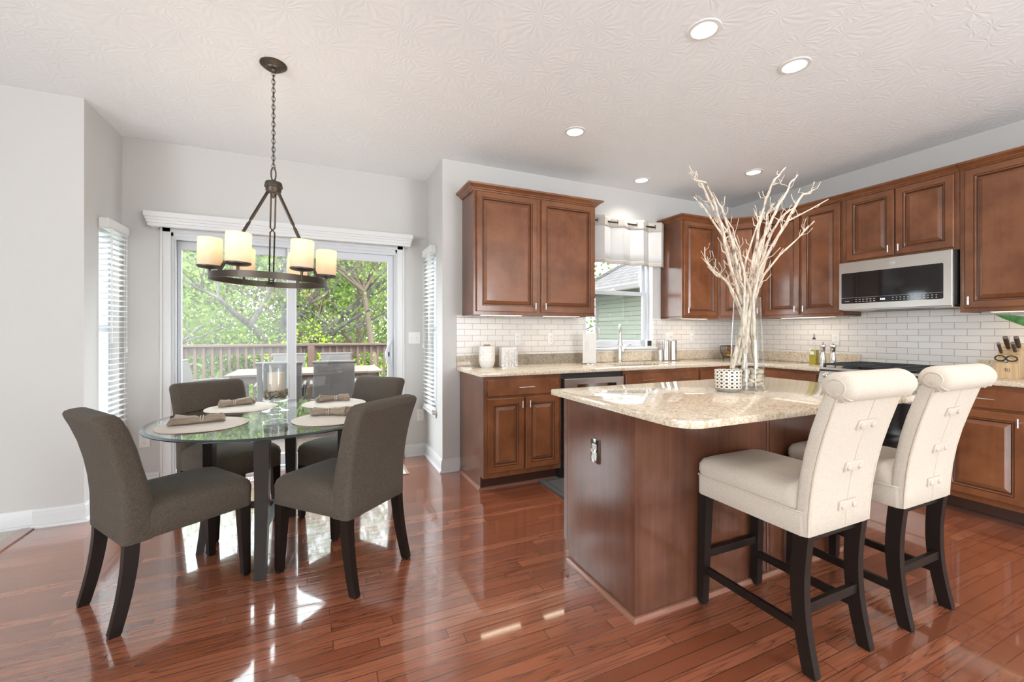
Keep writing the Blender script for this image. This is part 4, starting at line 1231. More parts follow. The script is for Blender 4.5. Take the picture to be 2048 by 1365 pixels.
for k in range(3):
    a = radians(90+120*k)
    d = Rd*cos(a)+Fd*sin(a); e = Vector((-d.y, d.x, 0))
    top = C0+d*0.026+Vector((0, 0, 2.020)); bot = C0+d*(RR-0.012)+Vector((0, 0, RZ1-0.016))
    def on(q, s_): return top+(bot-top)*q+e*0.0115*s_
    b = B(TILT)
    for s_ in (-1, 1):
        b.tube([on(0, s_), on(0.36, s_), on(0.395, -s_*0.9), on(0.41, -s_), on(1, -s_)] if False else [on(0, s_), on(0.365, s_), on(0.39, 0.12*s_), on(0.415, s_), on(1, s_)], 0.0048, 6)
    b.tube([on(0.955, -1), on(0.955, 1)], 0.004, 6)
    q1 = on(1, 0)
    b.tube([q1-e*0.02, q1+e*0.02], 0.006, 6)
    b.obj('arm', 'bronze', t, smooth=40)
for k in range(6):
    a = radians(60*k)
    p = C0+(Rd*cos(a)+Fd*sin(a))*RR
    b = B(TILT).lathe([(0.006, RZ1-0.030), (0.007, 1.552), (0.018, 1.554), (0.048, 1.558), (0.0585, 1.564), (0.0585, 1.571), (0.0, 1.571)], (p.x, p.y, 0), 28, True, False)
    cup = b.obj('lamp_cup', 'bronze', t, smooth=35)
    b = B(TILT).lathe([(0.0565, 1.5712), (0.0568, 1.716), (0.0540, 1.7185), (0.0535, 1.716), (0.0532, 1.5713)], (p.x, p.y, 0), 36, False, False)
    b.obj('lamp_shade', 'shade', cup, smooth=35)
    lp = TILT @ Vector((p.x, p.y, 1.658))
    b = B().sphere(lp, 0.011, 2, (1, 1, 1.7)).tube([lp-Vector((0, 0, 0.085)), lp-Vector((0, 0, 0.016))], 0.010, 10)
    b.obj('bulb', 'white', cup, smooth=50)
    L = lamp('chandelier_bulb', 'POINT', (0, 0, 0), 1.5, (1.0, 0.81, 0.60), shadow_soft_size=0.0165)
    L.parent = cup
    L.location = lp-Vector(t.location)+Vector((0, 0, 0.03))

# ================================================================ RECESSED DOWNLIGHTS
def downlight(x, y, label):
    t = thing('recessed_light', (x, y, CEIL), label, 'ceiling light', 'recessed ceiling lights')
    b = B().lathe([(0.0600, 0.0), (0.0605, -0.006), (0.078, -0.005), (0.081, -0.0005), (0.060, 0.0)], (x, y, CEIL), 40, False, False)
    b.obj('trim_ring', 'white', t, smooth=40)
    b = B().lathe([(0.0602, -0.004), (0.047, 0.052), (0.044, 0.058)], (x, y, CEIL), 40, False, False)
    b.obj('reflector', 'trim', t, smooth=40)
    b = B().lathe([(0.0, 0.056), (0.0465, 0.056)], (x, y, CEIL), 36, False, False)
    b.obj('lens', 'led', t)
    L = lamp('downlight_beam', 'SPOT', (0, 0, 0), 36, (1.0, 0.955, 0.90), shadow_soft_size=0.045, spot_size=radians(125), spot_blend=1.0)
    L.parent = t
    L.location = (0, 0, 0.047)
    return t
downlight(1.751, 1.551, 'recessed ceiling light nearest the camera above the island')
downlight(2.456, 1.550, 'recessed ceiling light second nearest the camera, right of the nearest one')
downlight(1.752, 2.739, 'recessed ceiling light above the floor before the left base cabinet')
downlight(2.914, 3.339, 'recessed ceiling light above the kitchen sink')
downlight(3.735, 2.739, 'recessed ceiling light in the kitchen corner above the branches')
for x, y, w_ in ((3.40, 0.2, 'beyond the right edge'), (1.75, 0.0, 'above the camera on the right'), (0.3, -1.5, 'behind the camera'), (-1.9, -1.5, 'behind the camera over the carpet'), (2.4, -1.7, 'behind the camera on the right')):  # extra downlights out of view, added as fill
    downlight(x, y, 'added recessed fill light, unseen outside the picture ' + w_)

# ================================================================ OUTLETS AND SWITCHES
def plate(P, U, label, kind='outlet', gangs=1, mat='white', slot='darkslot'):
    """P: centre on wall, U: direction of width"""
    t = thing('wall_' + kind, P, label, kind, 'wall plates')
    w = 0.070+0.046*(gangs-1)
    M = frame(P, U, (0, 0, 1))
    B(M).box(-w/2, -0.0575, 0.0004, w/2, 0.0575, 0.006, 0.0022).obj('cover_plate', mat, t, smooth=40)
    for g in range(gangs):
        u0 = (g-(gangs-1)/2)*0.046
        if kind == 'outlet':
            for v0 in (-0.0195, 0.0195):
                f = B(M).box(u0-0.0165, v0-0.0135, 0.0045, u0+0.0165, v0+0.0135, 0.0078, 0.0012).obj('receptacle', mat if mat == 'white' else 'steel', t)
                B(M).box(u0-0.0075, v0-0.002, 0.0070, u0-0.0055, v0+0.007, 0.0081).box(u0+0.0055, v0-0.002, 0.0070, u0+0.0075, v0+0.007, 0.0081).tube([M.inverted() @ (M @ Vector((u0, v0-0.0075, 0.0070))), M.inverted() @ (M @ Vector((u0, v0-0.0075, 0.0081)))], 0.0024, 10).obj('slots', slot, f)
        else:
            B(M).box(u0-0.006, -0.012, 0.005, u0+0.006, 0.012, 0.0085, 0.001).box(u0-0.004, 0.0, 0.008, u0+0.004, 0.010, 0.016, 0.001).obj('toggle', mat, t)
    return t
plate((-1.263, YN-0.0002, 0.375), (1, 0, 0), 'white wall outlet below the table left of the sliding door')
plate((0.845, YN-0.0002, 1.165), (1, 0, 0), 'white two gang light switch right of the sliding door', 'switch', 2)
plate((0.905, YN-0.0002, 0.40), (1, 0, 0), 'white low wall outlet right of the sliding door behind the near chair')
plate((1.690, YK-0.0082, 1.160), (1, 0, 0), 'left white outlet on the tile under the left wall cabinet')
plate((2.045, YK-0.0082, 1.160), (1, 0, 0), 'right white outlet on the tile under the left wall cabinet')
plate((3.560, YK-0.0082, 1.165), (1, 0, 0), 'white double switch on the tile above the steel canisters', 'switch', 2)
plate((3.90, YK-0.0082, 1.165), (1, 0, 0), 'white single switch on the tile near the kitchen corner', 'switch', 1)
plate((XE-0.0082, 2.486, 1.150), (0, -1, 0), 'white outlet on the tile left of the range')
plate((XE-0.0082, 1.085, 1.150), (0, -1, 0), 'white outlet on the tile at the right edge beside the knife block')
plate((IX0-0.0010, 1.712, 0.650), (0, -1, 0), 'dark chrome outlet on the end panel of the island', 'outlet', 1, 'chrome')

# floor register and rugs
t = thing('floor_vent', (-0.50, 4.115, 0), 'white metal floor register before the sliding door', 'vent')
B().box(-0.66, 4.06, 0.0, -0.34, 4.17, 0.004, 0.0015).obj('grille', 'white', t)
b = B()
for k in range(14): b.box(-0.64+0.0205*k, 4.075, 0.0038, -0.632+0.0205*k, 4.155, 0.0046)
b.obj('slots', 'darkslot', t)
b = B().box(-0.02, 3.70, 0.0, 0.672, 4.14, 0.012, 0.005)
o = b.obj('door_mat', 'jute', off=(0.33, 3.92, 0))
tag(o, 'cream woven door mat on the floor before the sliding door', 'mat')
b = B()
for k in range(34):
    y = 3.71+0.42*k/33
    b.tube([(0.668, y, 0.007), (0.685, y+0.002, 0.006), (0.700, y-0.002, 0.003)], [0.004, 0.005, 0.003], 6)
f_ = b.obj('fringe', 'jute', o, off=None); 
b = B().box(1.622, 2.690, 0.0, 3.05, 3.09, 0.014, 0.006)
o = b.obj('kitchen_mat', 'rubber_mat', off=(2.3, 2.89, 0))
tag(o, 'dark cushioned kitchen mat on the floor before the dishwasher', 'mat')
B().ring([(x, y, 0.0142) for x, y in rounded(1.665, 2.735, 3.01, 3.045, (0.01,)*4)], 0.002, 5).ring([(x, y, 0.0142) for x, y in rounded(1.80, 2.80, 2.90, 2.99, (0.01,)*4)], 0.0025, 5).obj('border', 'blackplastic', o)

# ================================================================ CURTAIN OVER THE SINK
RY, RZ = YK-0.085, 2.352
t = thing('curtain_rod', (2.9, RY, RZ), 'dark curtain rod above the sink window', 'curtain rod')
B().tube([(2.405, RY, RZ), (3.440, RY, RZ)], 0.0095, 12).obj('rod', 'bronze', t, smooth=50)
b = B()
for xx in (2.42, 3.425): b.tube([(xx, RY, RZ), (xx, YK-0.001, RZ)], 0.006, 8).tube([(xx, YK-0.008, RZ), (xx, YK-0.001, RZ)], 0.018, 12)
b.obj('bracket', 'bronze', t, smooth=50)
t = thing('curtain', (2.9, RY, 1.93), 'short white grommet curtain on the rod above the sink window', 'curtain')
zt, zbm = RZ+0.050, 1.925
edges = [2.425, 2.640, 2.860, 3.085, 3.300, 3.420]
def fold_y(x):
    return RY+0.030*sin((x-2.425)/0.1105*pi)
def sheet(z0, z1, mat, nm, par=None, off=0.0):
    b = B()
    n = 150
    x0, x1 = 2.415, 3.405
    rows = [z0+(z1-z0)*k/4 for k in range(5)]
    vs = []
    for z in rows:
        r_ = []
        for i in range(n+1):
            x = x0+(x1-x0)*i/n
            sl = 0.006*sin(x*9+z*4)
            ph = (x-x0)/0.2475
            yy = RY+0.034*sin(ph*2*pi)*1.0-0.004+sl*(1-(z-zbm)/(zt-zbm))
            r_.append(b.bm.verts.new((x+0.030*sin(ph*4*pi)*0.55, yy-off, z)))
        vs.append(r_)
    for a_, c_ in zip(vs, vs[1:]):
        for i in range(n): b.bm.faces.new((a_[i], a_[i+1], c_[i+1], c_[i]))
    o = b.obj(nm, mat, t if par is None else par, smooth=80)
    so = o.modifiers.new('thickness', 'SOLIDIFY'); so.thickness = 0.0016; so.offset = 0
    return o
sheet(zbm, zt, 'curtain', 'cloth')
sheet(zt-0.105, zt+0.001, 'curtain_band', 'top_band', None, 0.0022)
sheet(zbm-0.001, zbm+0.042, 'curtain_band', 'hem_band', None, 0.0022)
b = B()
for k in range(4):
    xg = 2.415+0.2475*(k+0.5)
    for xx in (xg-0.062, xg+0.062)[:1] if False else (xg,):
        b.ring([(xx+0.010*cos(a*pi/9), RY-0.004+0.021*cos(a*pi/9), RZ+0.021*sin(a*pi/9)) for a in range(18)], 0.0036, 6)
b.obj('grommets', 'bronze', t, smooth=60)

# ================================================================ ON THE WORKTOPS
ZC = CZ1+0.0005
t = thing('canister', (1.332, 3.50, ZC), 'white ceramic canister with diamond relief at left end of the counter', 'canister')
b = B()
rings = []
NS = 48
for k in range(30):
    q = k/29
    z = 0.168*q
    r0 = 0.052+0.018*min(1, q/0.35)**0.7
    rings.append([Vector((1.332+(r0+0.0035*(abs(sin(8*(2*pi*i/NS)/2+q*9))*abs(sin(8*(2*pi*i/NS)/2-q*9)))*(0.08 < q < 0.93))*cos(2*pi*i/NS), 3.50+(r0+0.0035*(abs(sin(8*(2*pi*i/NS)/2+q*9))*abs(sin(8*(2*pi*i/NS)/2-q*9)))*(0.08 < q < 0.93))*sin(2*pi*i/NS), ZC+z)) for i in range(NS)])
b.loft(rings)
b.obj('jar', 'ceramic', t, smooth=50)
ld = B().lathe([(0.071, 0.168), (0.072, 0.174), (0.070, 0.184), (0.055, 0.188), (0.0, 0.189)], (1.332, 3.50, ZC), 36, True, False).obj('lid', 'ceramic', t, smooth=40)
wk = plain('lid_wood', (0.25, 0.13, 0.06), 0.5)
B().box(1.302, 3.493, ZC+0.1895, 1.362, 3.507, ZC+0.200, 0.003).obj('lid_handle', wk, ld)

t = thing('napkin_holder', (1.52, 3.50, ZC), 'silver leaf pattern napkin holder filled with napkins beside the white canister', 'napkin holder')
b = B()
hx0, hx1, hz = 1.455, 1.610, 0.158
for yy in (3.462, 3.537):
    for (a_, c_, d_, e_) in ((hx0, 0.0, hx1, 0.006), (hx0, hz-0.006, hx1, hz), (hx0, 0.0, hx0+0.006, hz), (hx1-0.006, 0.0, hx1, hz)):
        b.box(a_, yy-0.002, ZC+c_, d_, yy+0.002, ZC+e_)
b.box(hx0, 3.460, ZC, hx1, 3.539, ZC+0.004)
b.obj('frame', 'steel', t)
rs = random.Random(3)
for yy in (3.462, 3.537):
    lf = B()
    for i in range(5):
        for j in range(5):
            cx_ = hx0+0.018+0.030*i+rs.uniform(-0.003, 0.003); cz_ = ZC+0.018+0.030*j+rs.uniform(-0.003, 0.003)
            a = rs.choice((0.6, 2.4, 1.2, 1.9, 0.2))
            L_, W2 = 0.021, 0.0085
            pts = []
            for k in range(10):
                an = 2*pi*k/10
                u, v = L_*cos(an), W2*sin(an)*(1-0.3*cos(an))
                pts.append((cx_+u*cos(a)-v*sin(a), cz_+u*sin(a)+v*cos(a)))
            lf.loft([[Vector((x, yy-0.0015, z)) for x, z in pts], [Vector((x, yy+0.0015, z)) for x, z in pts]])
    lf.obj('leaf_panel', 'steel', t)
b = B()
for k in range(12):
    b.box(hx0+0.004, 3.467+0.0054*k, ZC+0.0045, hx1-0.004, 3.4712+0.0054*k, ZC+0.170+0.002*(k % 3))
tag(b.obj('paper_napkins', 'ceramic', off=(1.53, 3.50, ZC)), 'stack of white paper napkins inside the silver leaf holder', 'napkins', kind='stuff')

t = thing('paper_towel_holder', (2.40, 3.50, ZC), 'steel paper towel holder left of the sink', 'paper towel holder')
px_, py_ = 2.405, 3.500
B().lathe([(0.0, 0.0), (0.083, 0.0), (0.083, 0.004), (0.05, 0.012), (0.0, 0.013)], (px_, py_, ZC), 32, False, False).obj('base', 'steel', t, smooth=40)
B().tube([(px_, py_, ZC+0.012), (px_, py_, ZC+0.335)], 0.007, 10).obj('post', 'steel', t, smooth=50)
MP = Matrix.Translation((px_, py_, ZC)) @ Matrix.Rotation(radians(-34), 4, 'Z')
B(MP).box(-0.064, -0.074, 0.010, 0.064, -0.070, 0.300, 0.001).obj('front_plate', plain('pale_plate', (0.62, 0.585, 0.54), 0.35, 0.3), t)
B(MP).tube([(-0.024, -0.081, 0.125), (-0.024, -0.081, 0.215)], 0.0065, 10).obj('tension_arm', 'chrome', t, smooth=50)
b = B().lathe([(0.020, 0.014), (0.064, 0.014), (0.064, 0.285), (0.020, 0.285), (0.020, 0.014)], (px_, py_, ZC), 36, False, False)
tag(b.obj('paper_towel_roll', 'ceramic', off=(px_, py_, ZC+0.014), smooth=40), 'white paper towel roll on the holder left of the sink', 'paper towels')

t = thing('timer', (3.252, YK-0.012, KZ0), 'small white framed dark square timer on the window sill', 'timer')
B().box(3.222, YK-0.030, KZ0+0.0002, 3.298, YK-0.006, KZ0+0.078, 0.004).obj('case', 'white', t)
B().box(3.232, YK-0.0312, KZ0+0.014, 3.288, YK-0.0302, KZ0+0.070).obj('face', 'darkslot', t)

t = thing('soap_caddy', (3.44, 3.50, ZC), 'steel tray below the canisters right of the sink', 'tray')
B().box(3.292, 3.475, ZC, 3.575, 3.560, ZC+0.008, 0.003).obj('tray', 'steel', t)
for (xx, h, r, lb) in ((3.322, 0.105, 0.027, 'short open steel canister on the tray right of the sink'), (3.402, 0.195, 0.038, 'tall steel canister in the middle of the tray right of the sink'), (3.505, 0.195, 0.038, 'tall steel canister at the right of the tray right of the sink')):
    c = thing('canister', (xx, 3.517, ZC+0.0082), lb, 'canister', 'steel canisters')
    zz = ZC+0.0082
    if h < 0.15: B().lathe([(0.0, 0), (r, 0), (r, h), (r-0.002, h), (r-0.002, 0.004), (0, 0.004)], (xx, 3.517, zz), 28, False, False).obj('cup', 'steel', c, smooth=40)
    else:
        B().lathe([(0.0, 0), (r, 0), (r, h), (0, h+0.001)], (xx, 3.517, zz), 28, False, False).obj('jar', 'steel', c, smooth=40)
        B().lathe([(r+0.001, h+0.001), (r+0.001, h+0.010), (0.008, h+0.014), (0.006, h+0.020), (0.0, h+0.021)], (xx, 3.517, zz), 28, True, False).tube([(xx, 3.517, zz+h+0.012), (xx+0.045, 3.510, zz+h+0.012)], 0.005, 8).obj('pump', 'steel', c, smooth=40)

# wire basket with fruit
BXc, BYc = 4.30, 3.44
t = thing('wire_basket', (BXc, BYc, ZC), 'black wire basket in the kitchen corner with fruit', 'basket')
b = B()
for k in range(34):
    a = 2*pi*k/34
    b.tube([(BXc+0.085*cos(a), BYc+0.065*sin(a), ZC+0.022), (BXc+0.115*cos(a), BYc+0.088*sin(a), ZC+0.07), (BXc+0.125*cos(a), BYc+0.096*sin(a), ZC+0.15)], 0.0016, 5)
for r_, z in ((0.70, 0.022), (0.92, 0.07), (1.0, 0.15)):
    b.ring([(BXc+0.125*r_*cos(2*pi*k/40), BYc+0.096*r_*sin(2*pi*k/40), ZC+z) for k in range(40)], 0.003, 6)
for k in range(7):
    x = BXc-0.07+0.14*k/6
    b.tube([(x, BYc-0.05, ZC+0.022), (x, BYc+0.05, ZC+0.022)], 0.0016, 5)
for sx_ in (-1, 1):
    for sy_ in (-1, 1): b.tube([(BXc+0.06*sx_, BYc+0.045*sy_, ZC+0.022), (BXc+0.06*sx_, BYc+0.045*sy_, ZC+0.0)], 0.005, 8)
b.obj('wire_frame', 'iron', t, smooth=60)
ban = NB('banana_skin', rough=0.5); ban.set(color=ban.ramp(ban.noise(18), [(0.45, (0.62, 0.36, 0.04)), (0.68, (0.50, 0.24, 0.03))])); MAT['banana'] = ban.mat
for k in range(3):
    b = B()
    pts, rr0 = [], []
    for i in range(11):
        q = i/10
        a = -0.7+1.4*q
        pts.append((BXc-0.045+0.085*sin(a)*1.0, BYc-0.035+0.028*k, ZC+0.045+0.012*k+0.075*(1-cos(a))))
        rr0.append(0.0155*math.sqrt(max(0.02, 1-(2*abs(q-0.5))**4)))
    b.tube(pts, rr0, 10)
    tag(b.obj('banana', 'banana', off=(BXc-0.045, BYc-0.035+0.028*k, ZC+0.03), smooth=60), 'ripe yellow banana in the black wire basket', 'banana', 'bananas in the wire basket')
on_ = plain('onion_skin', (0.33, 0.12, 0.05), 0.35)
for (x, y, z, lb) in ((BXc+0.045, BYc+0.01, 0.066, 'brown onion at the right in the black wire basket'), (BXc+0.02, BYc+0.02, 0.118, 'brown onion on top in the black wire basket')):
    b = B().sphere((x, y, ZC+z), 0.036, 3, (1, 1, 0.92)).tube([(x, y, ZC+z+0.031), (x+0.002, y, ZC+z+0.043)], [0.007, 0.002], 8)
    tag(b.obj('onion', on_, off=(x, y, ZC+z), smooth=60), lb, 'onion')

# oil bottle and pepper mills
OX, OY = 4.25, 2.500
t = thing('oil_bottle', (OX, OY, ZC), 'square glass bottle of olive oil with pourer beside the pepper mills', 'bottle')
b = B()
sq = lambda h, z, r=0.006: rrect(OX-h, OY-h, OX+h, OY+h, min(r, h*0.9), ZC+z, 4)
b.loft([sq(0.030, 0), sq(0.032, 0.003), sq(0.032, 0.155), sq(0.028, 0.172, 0.02), sq(0.013, 0.192, 0.0116), sq(0.012, 0.232, 0.0107), sq(0.014, 0.234, 0.0125), sq(0.014, 0.240, 0.0125)])
b.obj('glass', 'vaseglass', t, smooth=40)
oil = NB('olive_oil', color=(0.42, 0.33, 0.015), rough=0.15); MAT['oil'] = oil.mat
b = B(); b.loft([sq(0.0285, 0.004), sq(0.0285, 0.142)]); b.obj('oil', 'oil', t)
B().lathe([(0.011, 0.240), (0.013, 0.243), (0.013, 0.252), (0.006, 0.256), (0.004, 0.262), (0.0028, 0.295), (0.0, 0.296)], (OX, OY, ZC), 14, True, False).obj('pourer', 'iron', t, smooth=40)
B().box(OX-0.0332, OY-0.018, ZC+0.098, OX-0.0322, OY+0.018, ZC+0.128).obj('paper_label', 'ceramic', t)
def mill(x, y, lb):
    t = thing('pepper_mill', (x, y, ZC), lb, 'pepper mill', 'pepper mills')
    B().lathe([(0.0, 0), (0.026, 0), (0.026, 0.012), (0.023, 0.016), (0.023, 0.022), (0.026, 0.026), (0.026, 0.036), (0.023, 0.040), (0.0245, 0.060), (0.022, 0.085), (0.0165, 0.110), (0.015, 0.128), (0.019, 0.140), (0.021, 0.147)], (x, y, ZC), 24, False, True).obj('body', 'steel', t, smooth=35)
    B().lathe([(0.021, 0.1475), (0.022, 0.152), (0.017, 0.158), (0.020, 0.166), (0.0235, 0.178), (0.0215, 0.190), (0.013, 0.198), (0.006, 0.201), (0.005, 0.205), (0.008, 0.209), (0.006, 0.214), (0.0, 0.216)], (x, y, ZC), 24, True, False).obj('cap', 'steel', t, smooth=35)
mill(4.235, 2.415, 'left steel pepper mill beside the oil bottle')
mill(4.245, 2.335, 'right steel pepper mill nearest the range')

# knife block
KBx, KBy = 4.245, 1.245
t = thing('knife_block', (KBx, KBy, ZC), 'light wood knife block right of the range', 'knife block')
bw = NB('bamboo', rough=0.45); bw.set(color=bw.ramp(bw.noise(1.0, bw.co((60, 60, 3)), detail=3), [(0.35, (0.50, 0.33, 0.17)), (0.65, (0.64, 0.46, 0.27))])); MAT['bamboo'] = bw.mat
dk = Vector((cos(radians(184)), sin(radians(184)), 0))       # towards the room
ek = Vector((-dk.y, dk.x, 0))
K0 = Vector((KBx, KBy, ZC))
def K(d, e, z): return K0+dk*d+ek*e+Vector((0, 0, z))
MK = Matrix(((dk.x, ek.x, 0, KBx), (dk.y, ek.y, 0, KBy), (0, 0, 1, ZC), (0, 0, 0, 1)))
b = B(MK)
prof = [(0.085, 0.0), (0.085, 0.098), (0.075, 0.108), (-0.050, 0.222), (-0.066, 0.228), (-0.085, 0.220), (-0.15, 0.0)]
b.loft([[Vector((d, -0.052, z)) for d, z in prof], [Vector((d, 0.052, z)) for d, z in prof]])
kb = b.obj('block', 'bamboo', t, smooth=30)
slope = (Vector((-0.050, 0, 0.222))-Vector((0.075, 0, 0.108))).normalized()
nk = Vector((slope.z, 0, -slope.x))
b = B(MK)
for j in range(4):
    c_ = Vector((0.075, 0, 0.108))+slope*(0.045+0.033*j)
    b.loft([[c_+Vector((0, -0.04, 0))-slope*0.0012+nk*h, c_+Vector((0, 0.04, 0))-slope*0.0012+nk*h, c_+Vector((0, 0.04, 0))+slope*0.0012+nk*h, c_+Vector((0, -0.04, 0))+slope*0.0012+nk*h] for h in (0.0002, 0.0008)])
b.obj('slots', 'darkslot', kb)
text('旬', 'maker_mark', 0.030, MK @ Matrix.Translation((0.0853, 0.005, 0.055)) @ frame((0, 0, 0), (0, 1, 0), (0, 0, 1)), 'printdark', kb)
hw = plain('knife_handle_wood', (0.055, 0.035, 0.026), 0.4)
for j, (e_, s_, L_, r_, lb) in enumerate(((-0.010, 0.128, 0.110, 0.0125, 'knife with the longest handle at top left of the wood block'), (0.034, 0.144, 0.095, 0.0125, 'knife at the top right back of the wood block'), (-0.036, 0.085, 0.095, 0.0090, 'slim knife at the lower left of the wood block'), (0.024, 0.100, 0.085, 0.0100, 'knife at the right middle of the wood block'))):
    k_ = thing('kitchen_knife', tuple(MK @ (Vector((0.075, e_, 0.108))+slope*s_)), lb, 'knife', 'knives in the wood block')
    p0_ = Vector((0.075, e_, 0.108))+slope*s_+nk*0.0012
    hd = (nk*0.86+Vector((0, 0, 0.5))).normalized()
    hd = nk
    b = B(MK); b.tube([p0_+hd*0.004, p0_+hd*(L_*0.5), p0_+hd*(L_-0.006)], [r_*0.85, r_, r_], 14); b.obj('handle', hw, k_, smooth=40)
    b = B(MK); b.tube([p0_+hd*(L_-0.0058), p0_+hd*L_], r_*1.02, 14).tube([p0_-hd*0.0, p0_+hd*0.0039], r_*0.6, 10); b.obj('end_cap', 'steel', k_, smooth=40)
t = thing('scissors', tuple(MK @ Vector((0.10, 0, 0.115))), 'black handled kitchen scissors at the front of the knife block', 'scissors')
b = B(MK)
for sg in (-1, 1):
    b.ring([(0.082+0.004*sin(a), sg*0.026+0.024*cos(a), 0.134+0.018*sin(a)) for a in [2*pi*k/20 for k in range(20)]], 0.0042, 8)
    b.tube([(0.080, sg*0.010, 0.122), (0.077, -sg*0.002, 0.112), (0.0765, -sg*0.004, 0.1065)], 0.0048, 8)
b.obj('handles', 'blackplastic', t, smooth=60)
b = B(MK); b.tube([(0.085, 0, 0.115), (0.0885, 0, 0.115)], 0.007, 12); b.obj('pivot', 'steel', t, smooth=40)

# potted plant: only one pointed leaf reaches into the picture
PX0, PY0 = 4.22, 0.74
t = thing('potted_plant', (PX0, PY0, ZC), 'green plant with a pointed leaf reaching in at the right edge', 'plant')
b = B().lathe([(0.0, 0.0), (0.075, 0.0), (0.10, 0.16), (0.103, 0.17), (0.092, 0.17), (0.088, 0.155), (0.0, 0.15)], (PX0, PY0, ZC), 32, False, False)
b.obj('pot', 'ceramic', t, smooth=40)
lfm = NB('agave_leaf', rough=0.4); lfm.set(color=lfm.ramp(lfm.noise(14), [(0.35, (0.02, 0.10, 0.025)), (0.65, (0.12, 0.28, 0.07))])); MAT['agave'] = lfm.mat
def leaf(tip, base, w, sag, up=0.0):
    base = Vector(base); tip = Vector(tip)
    b = B()
    side = (tip-base).cross(Vector((0, 0, 1))).normalized()
    side = (side*(1-up)+(tip-base).cross(side).normalized()*up).normalized()
    rings = []
    for i in range(13):
        q = i/12
        c_ = base.lerp(tip, q)+Vector((0, 0, sag*sin(pi*q)))
        ww = w*(0.55+0.9*q)*(1-q)**0.75*1.25+0.0006
        th = 0.006*(1-q)+0.0008
        rings.append([c_-side*ww+Vector((0, 0, ww*0.35)), c_-Vector((0, 0, th)), c_+side*ww+Vector((0, 0, ww*0.35)), c_+Vector((0, 0, th*0.3))])
    b.loft(rings)
    b.obj('leaf', 'agave', t, smooth=50)
lb0 = (PX0, PY0, ZC+0.152)
leaf((4.0, 1.238, 1.336), lb0, 0.058, 0.012, 0.75)
for k in range(8):
    a = radians(-130+40*k)
    if 100 < (degrees_ := math.degrees(a)) < 150: continue
    leaf((PX0+0.20*cos(a), PY0-0.05+0.20*sin(a), ZC+0.32+0.03*(k % 3)), lb0, 0.034, 0.03)

# ================================================================ ON THE ISLAND
t = thing('votive_holder', (1.946, 1.571, ZC), 'cream votive cup with a black cane lattice pattern and grey base on the island', 'candle holder')
VX, VY = 1.946, 1.571
B().lathe([(0.0, 0.0), (0.052, 0.0), (0.061, 0.012), (0.0625, 0.017)], (VX, VY, ZC), 40, False, True).obj('base', plain('grey_stone', (0.30, 0.28, 0.26), 0.6), t, smooth=40)
cane = NB('cane_lattice', rough=0.4)
pp = cane.sep(cane.co())
an = cane.m('ARCTAN2', pp[1], pp[0])
uu = cane.m('MULTIPLY', an, 16/(2*pi)); vv = cane.m('DIVIDE', pp[2], 0.0185)
def cell(o_):
    fu = cane.m('SUBTRACT', cane.m('FRACT', cane.m('ADD', uu, o_)), 0.5); fv = cane.m('SUBTRACT', cane.m('FRACT', cane.m('ADD', vv, o_)), 0.5)
    return cane.m('SQRT', cane.m('ADD', cane.m('MULTIPLY', fu, fu), cane.m('MULTIPLY', fv, fv)))
hole = cane.m('MAXIMUM', cane.m('LESS_THAN', cell(0.0), 0.27), cane.m('LESS_THAN', cell(0.5), 0.12))
cane.set(color=cane.mix(hole, (0.72, 0.66, 0.56), (0.045, 0.035, 0.03)))
MAT['cane'] = cane.mat
b = B().lathe([(0.0625, 0.0175), (0.0640, 0.020), (0.0640, 0.110), (0.0630, 0.112), (0.0605, 0.110), (0.0600, 0.030), (0.0, 0.028)], (VX, VY, ZC), 64, False, False)
b.obj('cup', 'cane', t, smooth=40)
tag(B().lathe([(0.0, 0.0295), (0.054, 0.0295), (0.054, 0.075), (0.0, 0.074)], (VX, VY, ZC), 28, False, False).obj('candle', 'wax', off=(VX, VY, ZC+0.0295), smooth=40), 'cream candle inside the lattice votive cup on the island', 'candle')

WX, WY = 2.130, 1.600
t = thing('vase', (WX, WY, ZC), 'tall clear glass vase with pebbles and branches on the island', 'vase')
b = B().lathe([(0.0, 0.0), (0.086, 0.0), (0.0895, 0.004), (0.088, 0.020), (0.0665, 0.496), (0.0655, 0.4985), (0.0640, 0.496), (0.0850, 0.022), (0.080, 0.016), (0.0, 0.015)], (WX, WY, ZC), 48, False, False)
b.obj('glass', 'vaseglass', t, smooth=35)
pb = NB('cream_pebble', rough=0.45); pb.set(color=pb.ramp(pb.noise(9), [(0.35, (0.50, 0.41, 0.31)), (0.65, (0.76, 0.68, 0.57))])); MAT['pebble'] = pb.mat
rs = random.Random(12)
protos = []
for k in range(4):
    b = B().sphere((0, 0, 0), 0.017, 2, (1.25-0.1*k, 0.95, 0.68+0.06*k))
    for v in b.bm.verts: v.co *= 1+0.10*sin(v.co.x*150+k)*cos(v.co.y*130+k*2)
    protos.append(b)
pmesh = []
for k, b in enumerate(protos):
    me = bpy.data.meshes.new('pebble'); b.bm.to_mesh(me); b.bm.free(); me.materials.append(MAT['pebble'])
    me.polygons.foreach_set('use_smooth', [True]*len(me.polygons)); pmesh.append(me)
cnt = 0
for layer in range(4):
    z = 0.030+0.0215*layer
    for (rad, num) in ((0.064, 11), (0.036, 6), (0.008, 1)):
        for i in range(num):
            a = 2*pi*(i+0.5*(layer % 2))/num+layer*0.4
            o = bpy.data.objects.new('pebble', pmesh[cnt % 4]); COL.objects.link(o)
            o.location = (WX+rad*cos(a), WY+rad*sin(a), ZC+z+rs.uniform(-0.002, 0.002))
            o.rotation_euler = (rs.uniform(-0.5, 0.5), rs.uniform(-0.5, 0.5), rs.random()*6)
            tag(o, 'smooth cream pebble among those in the bottom of the tall vase', 'pebble', 'pebbles in the tall vase')
            cnt += 1
